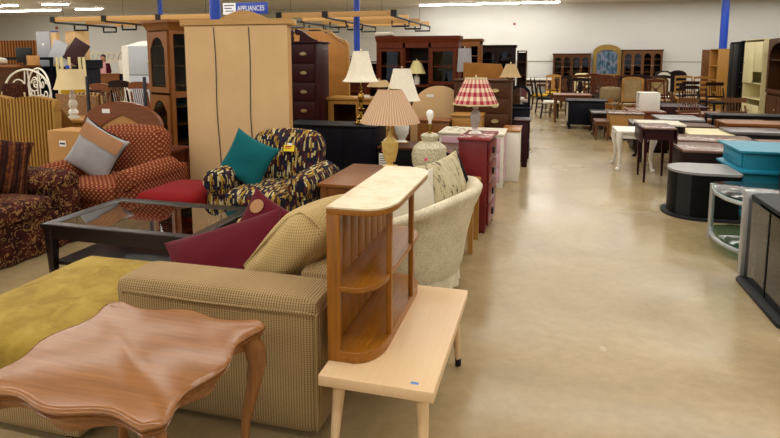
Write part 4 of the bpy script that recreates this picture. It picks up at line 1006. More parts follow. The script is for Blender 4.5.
# navy pieces at the aisle end
t = thing('vanity_mirror', 'navy dressing mirror with arched top at the left aisle edge', 'mirror', (-.42,10.35,0))
MB().box(-.19,.19,-.2,.2,.05,.70,.004).build('cabinet', S['navy'], t); MB().box(-.2,.2,-.21,.21,.0,.05).build('plinth', S['navy'], t); MB().box(-.21,.21,-.22,.2,.70,.73,.004).build('top', S['navy'], t)
b = MB(); o_, i_ = arch_pts(-.19,.19,.73,1.12,.045,.15,14); o_ = [(x, z) for x, z in o_]
for q in range(2, len(o_)): a = PI*(q-2)/14; o_[q] = (.19*math.cos(a), .94+.18*math.sin(a))
ring(b, o_, i_, .05, .08); f_ = b.build('frame', S['navy'], t); MB().prism(i_, .06, .068, 'xz').build('mirror_pane', S['mirror'], f_)
chest('nightstand', 'dark purple nightstand at the left aisle edge', 'nightstand', (-.31,8.66,0), PI/2, .42,.20,.70, W['mahogx'], 2, W['mahogx'], W['mahogx'], S['antbrass'], kind='knob', foot=.08, over=.025)
chest('dresser', 'blue black dresser standing far along the left aisle edge', 'dresser', (-.52,12.1,0), PI/2, .9,.42,.92, S['navy'], 3, S['navy'], S['navy'], S['silver'], kind='knob')

# ------------------------------------------------------------------ left middle: striped chairs, desk, footboard
def wing(name, label, loc, rz, fab, group=None):
    t = thing(name, label, 'chair', loc, rz, group)
    MB().puff((.62,.6,.34), .05, .01, (0,-.02,.33)).build('seat', fab, t)
    lo = []
    b = MB(); n = 14; up = [(.36*(1-2*k/n), 1.07+.05*math.sin(PI*k/n)) for k in range(n+1)]
    b.prism([(-.30,.18),(.30,.18),(.34,.6),(.36,.95)]+up+[(-.36,.95),(-.34,.6)], .24, .36, 'xz', bev=.03); b.build('backrest', fab, t, ang=60)
    for sx in (-1,1):
        MB().prism([(.3,.45),(.30,1.0),(.20,.98),(.05,.78),(-.05,.66),(-.28,.62),(-.28,.3),(.3,.3)], sx*.29-.035, sx*.29+.035, 'yz', bev=.02).build('wing', fab, t, ang=60)
        MB().tapered(sx*.24, .24, 0, .18, .035, .045).build('leg', W['darkz'], t); MB().tapered(sx*.24, -.24, 0, .18, .035, .045).build('leg', W['darkz'], t)
    return t
t = wing('wing_chair', 'gold striped wing chair seen from behind beside the white lamp', (-6.22,6.02,0), PI, S['goldstripe'], 'striped wing chairs')
dup(t, (-6.98,6.1,0), PI, 'gold striped wing chair cut by the left edge of the photo')
t = table('desk', 'light wood desk holding the white turned lamp', 'desk', (-6.15,6.75,0), .0, 1.1,.62,.74, W['oakx'], W['oakz'], .04, .06, .12)
tl = [(.075,0),(.075,.03),(.05,.035),(.05,.06),(.07,.075),(.06,.11),(.035,.14),(.05,.16),(.062,.2),(.05,.25),(.03,.28),(.045,.3),(.035,.36),(.02,.41),(.012,.42)]
lamp('table_lamp', 'white turned lamp with cream drum shade on the wooden desk', (-6.5,6.62,.74), tl, S['ceramic'], (.235,.15,.42,.70,S['shade_cream'],.8,0,None))
t = thing('cardboard_box', 'closed cardboard box with white label beside the rust armchair', 'box', (-5.24,5.34,0))
MB().box(-.22,.22,-.17,.17,0,.78,.004).build('carton', S['cardboard'], t); o = MB().box(-.06,.03,-.173,-.17,.60,.67).build('label', S['label'], t); MB().box(-.05,.02,-.1745,-.173,.625,.645).build('printing', S['ink'], o)
t = thing('headboard', 'arched reddish wood headboard with metal rails behind the rust armchair', 'headboard', (-4.8,5.62,0))
n = 20; outer = [(-.58,.2),(.54,.2)]+[(.55*math.cos(PI*k/n)-.01, .80+.29*math.sin(PI*k/n)) for k in range(n+1)]
inner = [(-.36,.3),(.36,.3)]+[(.36*math.cos(PI*k/n), .70+.24*(1-abs(1-2*k/n))) for k in range(n+1)]
b = MB(); ring(b, outer, inner, -.03, .02); b.build('frame', W['redbrownx'], t)
MB().prism(inner, -.01, .0, 'xz').build('cardboard_panel', S['cardboard'], t)
MB().box(-.27,-.16,-.034,-.03,.95,1.0).build('label', S['label'], t)
for x in (-.52,.29): MB().box(x-.014,x+.014,.022,.05,0,1.38).build('metal_rail', S['steel'], t)
for x in (-.5,.46): MB().box(x-.04,x+.04,-.02,.02,0,.21).build('leg', W['redbrownz'], t)
t = thing('headboard', 'woven wicker headboard behind the wooden desk', 'headboard', (-7.05,7.25,0)); MB().prism([(-.40,.3),(.37,.3),(.37,1.02),(-.40,1.04)], 0, .05, 'xz', bev=.01).build('panel', S['wicker'], t)
for x in (-.36,.33): MB().box(x-.025,x+.025,.005,.045,0,.32).build('leg', W['oakz'], t)
chair('dining_chair', 'mustard yellow upholstered chair behind the cream drum lamp', 'chair', (-7.85,8.3,0), PI, 'uphol', W['oakz'], S['mustard'], 1.14, .5)
for u, v, yb_, lab, w_ in ((98,85,8.8,'chestnut brown spindle back chair nearest the mustard chair','redbrown'),(118,82,8.8,'black and brown spindle back chair in front of the refrigerator','dark'),(138,83.5,8.8,'brown spindle back chair beside the curio cabinet','redbrown'),(108,84,9.4,'light brown spindle back chair behind the chestnut one','brown')):
    x, y, h_ = atY(u, v, yb_); chair('spindle_chair', lab, 'chair', (x,yb_+.32,0), PI, 'spindle', W[w_+'z'], W[w_+'x'], h_, .40, .45, 'spindle back chairs by the fridge')
tag(MB().box(-.35,.35,-.02,.02,0,.78,.004).build('board', solid('cream_slat_board','cbbd8e',.6), loc=(-8.6,10.9,0)), 'pale cream board standing behind the spindle back chairs', 'board')
t = chair('dining_chair', 'brown striped chair with pale frame before the white scroll metal', 'chair', (-8.3,7.6,0), PI-.1, 'uphol', S['creampaint'], S['brownstripe'], 1.20, .58)
chair('dining_chair', 'tan striped chair to the right of white scroll metal', 'chair', (-7.2,7.85,0), PI+.2, 'uphol', W['brownz'], S['goldstripe2'], 1.05, .5)
def scroll(label, loc, rz, s_=1.0):
    t = thing('metal_headboard', label, 'headboard', loc, rz, 'white scroll metal headboards')
    b = MB(); n = 24; b.tube([(-.48,0,0),(-.48,0,.95)]+[(-.48*math.cos(PI*k/n),0,.95+.44*math.sin(PI*k/n)) for k in range(1,n)]+[(.48,0,.95),(.48,0,0)], .018, 8); b.tube([(-.48,0,.5),(.48,0,.5)], .014, 6); b.build('frame', S['white'], t)
    for sx in (-1,1):
        for cx, cz, r0, d0 in ((.16,1.08,.15,1),(.3,.86,.13,-1),(.12,.72,.12,1)):
            pts = [(sx*(cx+r0*(1-k/26*.8)*math.cos(k/26*2.6*PI*d0)),0,cz+r0*(1-k/26*.8)*math.sin(k/26*2.6*PI*d0)) for k in range(27)]
            MB().tube(pts, .012, 6).build('scroll', S['white'], t)
        MB().tube([(sx*.05,0,.5),(sx*.06,0,.9),(sx*.03,0,1.36)], .012, 6).build('bar', S['white'], t)
    return t
scroll('white wrought metal scroll headboard at the far left', (-9.15,8.3,0), .1); scroll('second white scroll headboard nearer the cream drum lamp', (-9.95,9.3,0), -.35)
t = thing('bed_rail', 'cream wooden bunk ladder behind the cream drum lamp', 'ladder', (-10.2,10.3,0))
for k, (x, lean) in enumerate(((-.32,.05),(-.2,.05),(.06,0),(.29,.05),(.40,.05))): MB().tapered(x+lean, 0, .0, 1.62, .05, .045, .04, .04, dx=lean).build('post', S['creampaint'], t)
for z in (.8,1.0): MB().box(-.3,.38,.02,.05,z,z+.06).build('rail', S['creampaint'], t)
MB().lathe([(.05,1.36),(.055,1.38),(.055,1.43),(.05,1.44)], 14, c=(.03,0,0)).build('blue_knob', S['blue'], t)
# fridge
t = thing('refrigerator', 'pale refrigerator left of the curio cabinet', 'refrigerator', (-8.22,10.45,0))
MB().box(-.38,.38,-.30,.34,.04,1.86,.012).build('body', S['white'], t); MB().box(-.19,.375,-.36,-.302,1.25,1.85,.012).build('door', S['fridge'], t); MB().box(-.19,.375,-.36,-.302,.08,1.235,.012).build('door', S['fridge'], t)
MB().box(-.37,-.2,-.345,-.302,.08,1.85,.012).build('side_door', S['white'], t)
b = MB(); b.surf(lambda u, v: (.30*(2*u-1), .28*(2*v-1), 1.86+.10*max(0,(1-(2*u-1)**2)*(1-(2*v-1)**2))**.7), 12, 8); b.build('top_cover', S['white'], t)
for z in (1.45,.95): MB().tube([(.32,-.362,z-.1),(.32,-.4,z-.08),(.32,-.4,z+.08),(.32,-.362,z+.1)], .01, 6).build('handle', S['silver'], t)
for sx in (-1,1):
    for y in (-.26,.3): MB().lathe([(.025,0),(.025,.045)], 10, c=(sx*.33,y,0)).build('foot', S['iron'], t)
# service counter with goods
t = thing('counter', 'long navy service counter at the far left', 'counter', (-12.25,12.4,0)); MB().box(-1.4,.75,-.3,.3,0,1.32,.006).build('body', S['navy'], t); MB().box(-1.45,.8,-.35,.35,1.32,1.38,.006).build('top', S['navy'], t); MB().box(-.05,.65,-.306,-.3,1.02,1.26).build('bay_shade_plate', S['black'], t)  # thin black plate on the front imitates the shade inside a bay
MB().box(.7,.8,-.35,.35,1.38,1.55).build('end_post', S['navy'], t)
t = thing('counter', 'wooden topped counter at the left edge with papers', 'counter', (-13.6,11.6,0)); MB().box(-1.7,.9,-.3,.3,0,1.36).build('body', W['walnutx'], t); MB().box(-1.75,.95,-.35,.35,1.36,1.42,.006).build('top', W['orangex'], t); MB().box(-1.7,1.3,.36,.40,1.55,1.62).build('rail', S['navy'], t)
for xx in (-1.68,1.2): MB().box(xx,xx+.08,.36,.4,0,1.55).build('rail_post', S['navy'], t)
t = thing('monitor', 'black computer monitor on the wooden counter', 'monitor', (-12.75,11.55,1.42)); MB().box(-.24,.24,-.03,.03,.06,.44,.006).build('screen', S['iron'], t); MB().lathe([(.1,0),(.1,.012),(.02,.02),(.02,.08)], 14).build('stand', S['iron'], t)
tag(MB().box(-.1,.1,-.1,.1,0,.24,.003).build('cardboard_box', S['cardboard'], loc=(-12.42,11.5,1.42)), 'small cardboard box beside the monitor', 'box')
tag(MB().puff((.4,.25,.16), .05, .02, (0,0,.08), wob=.03).build('bundle', S['whitecloth'], loc=(-13.55,11.5,1.44)), 'white cloth bundle on the wooden counter', 'bundle')
tag(MB().box(-.66,.66,-.03,.03,0,2.1,.005).build('slatted_panel', S['slatwood'], loc=(-14.6,13.05,0)), 'brown vertical slat wood panel at the far left', 'panel')
t = thing('wardrobe', 'tall grey laminate door panel with brown side on the counter', 'panel', (-12.87,12.4,1.38), 0)
MB().box(-.35,.10,-.02,.12,0,.92,.004).build('panel', S['greylaminate'], t); MB().box(.102,.29,-.0,.12,0,.9,.003).build('brown_side', S['board'], t); MB().box(-.17,-.10,-.022,-.02,.55,.62,m=None).build('sticker', S['label'], t); MB().box(.11,.28,-.004,.1,.9,.93).build('blue_tape', S['blue'], t)
t = thing('carton', 'tall tan hexagonal carton standing on the navy counter', 'box', (-12.05,12.55,1.38)); MB().prism([(-.28,-.1),(.08,-.16),(.26,-.02),(.26,.14),(-.28,.14)], 0, .92).build('board', S['board'], t); MB().box(.1,.14,-.02,.0,.5,.9).build('edge', W['pinez'], t)
t = tag(MB().box(-.25,.25,-.02,.02,0,.62,.004).build('leaning_panel', W['mahogx'], loc=(-11.95,12.16,1.50), rot=(-.3,.5,0)), 'dark wood panel leaning against the tan carton', 'panel')
t = tag(MB().box(-.22,.22,-.02,.02,0,.6,.004).build('leaning_panel', S['greylaminate'], loc=(-12.42,12.12,1.46), rot=(-.2,.3,0)), 'grey panel leaning behind the dark wood panel', 'panel')
t = thing('wall_rack', 'cream slatted rack behind the person', 'rack', (-18.0,20.3,0)); MB().box(-.75,.75,-.05,.05,1.78,1.84).box(-.75,.75,-.05,.05,1.42,1.52).build('rail', S['offwhite'], t)
for k in range(6): MB().tapered(-.7+k*.27, 0, 1.5, 1.8, .05, .05, .05, .05, dx=-.15).build('slat', S['offwhite'], t)
MB().box(-.72,-.66,-.05,.05,0,1.42).box(.66,.72,-.05,.05,0,1.42).build('post', W['oakz'], t)
table('counter_desk', 'wooden desk in front of the person', 'desk', (-14.35,16.0,0), 0, .9,.5,1.08, W['orangex'], W['orangez'], apron=.6)
tag(MB().lathe([(.12,0),(.12,.5),(.11,.52)], 16).build('paper_roll', S['white'], loc=(-15.65,18.4,1.0)), 'white paper roll beside the person', 'roll')
table('work_table', 'dark blue work table behind the person', 'table', (-16.2,18.6,0), 0, 2.2,.6,1.0, S['navy'], S['navy'], apron=.5)
# the person: one skinned figure
t = thing('person', 'person in maroon jacket and pink top standing behind the desk', 'person', (-16.05,17.9,0), .5)
me = bpy.data.meshes.new('body'); V = [(0,0,.92),(0,0,1.12),(0,.0,1.32),(0,0,1.42),(0,-.01,1.5),(0,-.015,1.58)]; Ed = [(0,1),(1,2),(2,3),(3,4),(4,5)]; R_ = [.15,.135,.15,.06,.055,.09]
for sx in (-1,1):
    i0 = len(V); V += [(sx*.17,0,1.36),(sx*.21,.0,1.1),(sx*.19,-.14,.95),(sx*.16,-.24,.98),(sx*.15,-.31,.99)]; R_ += [.06,.048,.04,.032,.03]; Ed += [(2,i0)]+[(i0+k,i0+k+1) for k in range(4)]
    i1 = len(V); V += [(sx*.09,0,.85),(sx*.1,-.01,.48),(sx*.1,.01,.08),(sx*.11,-.12,.04)]; R_ += [.1,.07,.045,.035]; Ed += [(0,i1)]+[(i1+k,i1+k+1) for k in range(3)]
    for q in range(5):
        j = len(V); V += [(sx*(.15+.018*(q-2)),-.34,.99+.004*q),(sx*(.15+.02*(q-2)),-.39+.012*abs(q-2),.975)]; R_ += [.010,.008]; Ed += [(i0+4,j),(j,j+1)]
me.from_pydata([Vector(v) for v in V], Ed, []); bo = bpy.data.objects.new('body', me); COL.objects.link(bo); bo.parent = t
sk = bo.modifiers.new('skin','SKIN'); me.skin_vertices[0].data[0].use_root = True
for i, r_ in enumerate(R_): me.skin_vertices[0].data[i].radius = (r_, r_*(.72 if i < 3 else 1))
ss = bo.modifiers.new('sub','SUBSURF'); ss.levels = 2; ss.render_levels = 2
dg = bpy.context.evaluated_depsgraph_get(); me2 = bpy.data.meshes.new_from_object(bo.evaluated_get(dg)); bo.modifiers.clear(); bo.data = me2
me2.materials.clear(); me2.materials.append(S['skin']); me2.materials.append(S['pants']); me2.materials.append(S['pinkshirt'])
for p in me2.polygons:
    c = p.center; p.use_smooth = True
    p.material_index = 1 if c.z < .92 and abs(c.x) < .22 and c.y > -.13 else (2 if c.z < 1.42 and abs(c.x) < .15 and c.y > -.16 and c.z > .8 else 0)
MB().ball((0,-.01,1.6), .095, (.85,1,1.2), 16, 12).ball((0,-.11,1.585), .016, (1,1,1.3), 8, 6).build('face', S['skin'], t)
MB().ball((0,.015,1.635), .105, (.9,1,1.05), 16, 12).ball((0,.06,1.52), .08, (1,.6,1.4), 12, 8).build('hair', S['hair'], t)
b = MB()
b.surf(lambda u, v: ((.165+.03*(1-v))*math.sin(-2.5+5.0*u+PI*0)*1.05, (.13+.03*(1-v))*math.cos(-2.5+5.0*u), .86+.54*v), 20, 8)
for sx in (-1,1): b.tube([(sx*.15,0,1.38),(sx*.21,0,1.1),(sx*.195,-.13,.96)], [.075,.065,.058], 10)
b.build('jacket', S['maroon'], t)
# ------------------------------------------------------------------ right of the aisle, near to far
# smoked glass corner stand cut by the right edge (front faces the aisle)
t = thing('tv_stand', 'black and silver television stand with smoked glass doors at right edge', 'tv stand', (1.74,4.05,0), -PI/2); w_, d_, H_ = .92,.62,.64
MB().prism([(-w_/2-.03,-d_/2+.02),(-w_/2+.05,-d_/2-.05),(w_/2-.12,-d_/2-.05),(w_/2+.02,-d_/2+.06),(w_/2+.02,d_/2),(-w_/2-.03,d_/2)], 0, .03, bev=.005).build('base_plate', S['charcoal'], t)
MB().box(-w_/2+.0,w_/2,-d_/2+.02,d_/2,H_-.03,H_,.005).build('top', S['charcoal'], t)
MB().box(-w_/2+.05,w_/2-.03,d_/2-.05,d_/2-.02,.031,H_-.03).build('back_panel', S['black'], t)
MB().box(-w_/2+.06,w_/2-.04,-d_/2+.1,d_/2-.05,.3,.32).build('shelf', S['charcoal'], t)
MB().box(-w_/2-.035,-w_/2+.03,-d_/2-.02,-d_/2+.05,.031,H_+.02,.006).build('post', S['silver'], t); MB().box(w_/2-.03,w_/2+.015,-d_/2+.02,-d_/2+.07,.031,H_-.03,.006).build('post', S['silver'], t)
for xa in (-w_/2,w_/2-.02): MB().box(xa,xa+.02,-d_/2+.08,d_/2-.05,.031,H_-.03).build('side_panel', S['charcoal'], t)
sg = thinglass('olive_smoked_glass', (.30,.32,.25,1), 1.3)
for x0, x1 in ((-w_/2+.035,-.03),(-.02,w_/2-.035)):
    o = MB().box(x0,x1,-d_/2+.005,-d_/2+.012,.04,H_-.035).build('glass_door', sg, t); MB().box(x1-.012,x1,-d_/2+.0,-d_/2+.005,.04,H_-.035).build('edge_strip', S['iron'], o)
# curved glass stand
t = thing('tv_stand', 'curved silver stand with greenish glass top and lower glass shelf', 'tv stand', (1.85,5.2,0)); 
out = [(-.36,.36),(-.41,.2),(-.43,.02),(-.41,-.16),(-.35,-.30),(-.26,-.42),(.55,-.42),(.55,.42),(-.2,.42)]
MB().prism([(x*1.0,y) for x, y in out], .49, .502, bev=.002).build('glass_top', S['greenglass'], t)
MB().prism([(x*.97+.01,y*.95) for x, y in out], .10, .112, bev=.002).build('glass_shelf', S['greenglass'], t)
for z in (.47,.085):
    MB().tube([(x*.985,y*.985,z) for x, y in out[:7]], .018, 8).build('curved_rail', S['silver'], t)
for x, y in ((-.37,.34),(-.25,-.38),(.5,-.36),(.5,.36)): MB().lathe([(.022,0),(.022,.488)], 14, c=(x,y,0)).build('post', S['silver'], t)
MB().box(.1,.13,-.3,.3,.113,.488).build('back_panel', S['black'], t)
b = MB().tube([(-.12,-.04,.122),(-.05,.02,.122)], .018, 8); tag(b.build('remote_control', S['iron'], loc=(1.85,5.2,0)), 'small black remote lying on the lower glass shelf', 'remote')
# oval stand
def stad(w, d, r, off=0, n=10):
    p = []
    for cx, cy, a0 in ((-w/2+r,-d/2+r,PI),(w/2-r,-d/2+r,1.5*PI),(w/2-r,d/2-r,0),(-w/2+r,d/2-r,PI/2)):
        rr = r if cx < 0 else .06; cx2 = cx if cx < 0 else w/2-.06; cy2 = cy if cx < 0 else math.copysign(d/2-.06,cy)
        p += [(cx2+(rr+off)*math.cos(a0+PI/2*k/n), cy2+(rr+off)*math.sin(a0+PI/2*k/n)) for k in range(n+1)]
    return p
t = thing('tv_stand', 'black rounded end television stand with grey top and base plate', 'tv stand', (1.585,6.38,0)); 
MB().prism(stad(.62,.60,.27,.045), 0, .025, bev=.006).build('base_plate', S['charcoal'], t); MB().prism(stad(.60,.58,.26), .025, .452).build('body', S['black'], t)
MB().prism(stad(.62,.60,.27,.0), .452, .475, bev=.004).build('top', S['greytop'], t)
for a, k in ((3.6,.0),(4.05,.0)): pass
b = MB(); b.surf(lambda u, v: (-.04+.262*math.cos(3.75+.55*u), -.03+.262*math.sin(3.75+.55*u), .03+.42*v), 8, 1); b.build('curved_band', S['charcoal'], t)  # charcoal band, lighter than the black body, around the curve
# turquoise chest
t = thing('chest', 'bright turquoise painted chest with flared ledges', 'chest', (2.28,6.72,0)); w_, d_ = .66,.72; TL = S['teal']
MB().loops([[(sx*(w_/2+o_),sy*(d_/2+o_),z_) for sx, sy in ((-1,-1),(1,-1),(1,1),(-1,1))] for o_, z_ in ((0,.64),(.03,.655),(.03,.675),(0,.68))]).build('top', TL, t)
MB().box(-w_/2+.02,w_/2-.02,-d_/2+.02,d_/2-.02,.47,.64).build('upper_case', TL, t)
MB().loops([[(sx*(w_/2+o_),sy*(d_/2+o_),z_) for sx, sy in ((-1,-1),(1,-1),(1,1),(-1,1))] for o_, z_ in ((-.02,.42),(.035,.45),(.035,.47),(-.02,.49))]).build('ledge', TL, t)
MB().box(-w_/2+.02,w_/2-.02,-d_/2+.02,d_/2-.02,.05,.43).build('lower_case', TL, t)
MB().box(-w_/2-.0,w_/2+.0,-d_/2,d_/2,0,.06,.005).build('plinth', TL, t)
d_r = MB().box(-w_/2+.004,-w_/2+.02,-d_/2+.06,d_/2-.06,.50,.625,.004).build('drawer', TL, t)
b = MB()
for k in range(5): b.ball((-w_/2+.004,-.14+k*.07,.562), .03, (.25,1,.8), 10, 6)
b.build('carving', TL, d_r)
MB().box(-w_/2+.02-.012,-w_/2+.02,-d_/2+.06,d_/2-.06,.1,.4,.004).build('door', TL, t)
# mahogany cabinet cut by the right edge
t = chest('cabinet', 'dark reddish cabinet cut by the right edge beside the turquoise chest', 'cabinet', (2.47,6.05,0), -PI/2, .40,.44,1.06, W['mahogx'], 4, W['mahogx'], W['mahogx'], S['silver'], kind='knob')
# near dark chest-table; whitish reflection on the tops is painted into the rose wood
def box_table(name, label, loc, w, d, h, top, body, rz=0, tt=.03, group=None, cat='table', over=.02):
    t = thing(name, label, cat, loc, rz, group)
    MB().box(-w/2,w/2,-d/2,d/2,h-tt,h,.004).build('tabletop', top, t); MB().box(-w/2+over,w/2-over,-d/2+over,d/2-over,.06,h-tt,.003).build('body', body, t); MB().box(-w/2+.05,w/2-.05,-d/2+.05,d/2-.05,0,.06).build('plinth', S['black'], t)
    return t
woods('rose', '6b4f42', '846858', .25); woods('greywood', '555150', '6f6b68', .28)  # rose: pale whitish reflection mixed into the wood colour
box_table('coffee_table', 'dark boxed coffee table with rosy brown top behind oval stand', (2.03,7.80,0), .78,.74,.50, W['rosex'], W['darkx'])
# drop-leaf table
t = thing('drop_leaf_table', 'small dark maroon drop leaf table with square tapered legs at aisle', 'table', (1.43,8.06,0)); 
MB().box(-.19,.19,-.31,.31,.70,.72,.003).build('tabletop', W['rosex'], t)  # pale rose stands in for whitish reflection on the maroon top
for sx in (-1,1): MB().box(sx*.20-.008,sx*.20+.008,-.31,.31,.52,.716,.003).build('drop_leaf', W['mahogy'], t)
MB().box(-.17,.17,-.27,.27,.56,.70).build('apron', W['mahogx'], t)
for sx in (-1,1):
    for sy in (-1,1): MB().tapered(sx*.15, sy*.25, 0, .70, .024, .042).build('leg', W['mahogz'], t)
table('end_table', 'antique white end table with curved legs behind the drop leaf table', 'table', (1.28,8.88,0), 0, .52,.66,.57, S['white'], S['white'], .03, .06, .08, .02, 'cab')
table('side_table', 'white topped table with dark curved legs behind antique white table', 'table', (1.75,9.62,0), 0, .66,.60,.60, S['offwhite'], W['darkz'], .03, .06, .07, .03, 'cab')
box_table('coffee_table', 'cream topped low table right of the white topped table', (2.36,9.45,0), .60,.8,.50, S['creampaint'], W['darkx'])
box_table('coffee_table', 'low table with pale rose top between cream and rosy brown ones', (2.28,8.68,0), 1.0,.68,.50, W['rosex'], W['darkx'], tt=.05)
box_table('coffee_table', 'small orange wood topped low table near the right edge', (2.98,8.35,0), .5,.7,.50, W['orangex'], W['darkx'])
box_table('coffee_table', 'low table with glossy black grey top near the right edge', (3.02,9.45,0), .78,.6,.54, W['greywoodx'], S['black'], tt=.04)
table('desk', 'orange brown wooden desk near right edge before black console', 'desk', (3.42,10.45,0), 0, 1.15,.6,.56, W['orangex'], W['orangez'], .04, .10, .06, .01)
table('console_table', 'long thin black console table at the right', 'table', (3.62,11.35,0), 0, 1.5,.5,.60, S['black'], S['black'], .025, .035, .04, .01)
tag(MB().puff((.34,.26,.1), .03, .01, (0,0,.05)).build('storage_box', S['charcoal'], loc=(3.0,11.3,0)), 'small dark box on the floor under the black console', 'box')
box_table('coffee_table', 'pale grey topped low table beside dark low chest', (2.42,11.6,0), .74,.9,.50, S['greytop'], W['walnutx'])
table('end_table', 'brown legged end table left of the black console', 'table', (2.44,10.55,0), 0, .6,.6,.48, W['walnutx'], W['walnutz'], group=None)
box_table('coffee_table', 'grey topped dark chest behind the white topped table', (1.78,10.65,0), .62,.7,.50, W['greywoodx'], W['darkx'])
box_table('low_cabinet', 'mid brown low cabinet with pale rosy top beside the aisle', (1.57,12.1,0), .66,.6,.53, W['rosex'], W['oakz'], cat='cabinet')
table('bench', 'small brown wooden bench before the dark glossy coffee table', 'bench', (1.12,12.0,0), 0, .26,.62,.37, W['brownx'], W['brownz'], .03, .045, .06, .0, 'turned')
table('coffee_table', 'dark glossy coffee table with curved legs beside the navy desk', 'table', (1.35,12.88,0), 0, .74,.7,.47, W['greywoodx'], W['darkz'], .03, .06, .09, .02, 'cab')
table('low_table', 'reddish brown low table carrying the open white cabinet box', 'table', (2.08,13.1,0), 0, .70,1.0,.50, W['redbrownx'], W['redbrownz'], apron=.1)
t = opencase('cabinet_box', 'white open box cabinet standing on the reddish low table', 'cabinet', (2.13,13.0,.50), -PI/2, .42,.40,.36, S['white'], (), S['white'], base=.02)
t = thing('desk', 'navy black pedestal desk with pale drawer fronts facing the aisle', 'desk', (.92,13.75,0)); 
MB().box(-.38,.40,-.36,.36,.10,.62,.004).build('body', S['navy'], t); MB().box(-.42,.46,-.40,.40,.62,.65,.004).build('top', S['black'], t)
for sx in (-1,1):
    for sy in (-1,1): MB().tapered(sx*.35, sy*.32, 0, .1, .05, .06).build('foot', S['navy'], t)
for k in (0,1): MB().box(-.392,-.38,-.31+k*.32,-.03+k*.32,.16,.58,.003).build('drawer', S['offwhite'], t)
table('table', 'brown wooden table standing behind the navy pedestal desk', 'table', (.68,15.0,0), 0, .9,.8,.70, W['redbrownx'], W['brownz'], .03, .07, .12, .02, 'turned')
box_table('coffee_table', 'dark maroon coffee table far behind the white cabinet box', (3.1,14.6,0), .95,1.1,.50, W['mahogx'], W['mahogx'])
box_table('coffee_table', 'reddish low table left of the dark maroon coffee table', (2.35,14.6,0), .5,.9,.48, W['redbrownx'], W['redbrownx'])
box_table('coffee_table', 'low brown table in front of the dark maroon coffee table', (3.2,13.3,0), .8,.7,.45, W['redbrownx'], W['walnutx'])
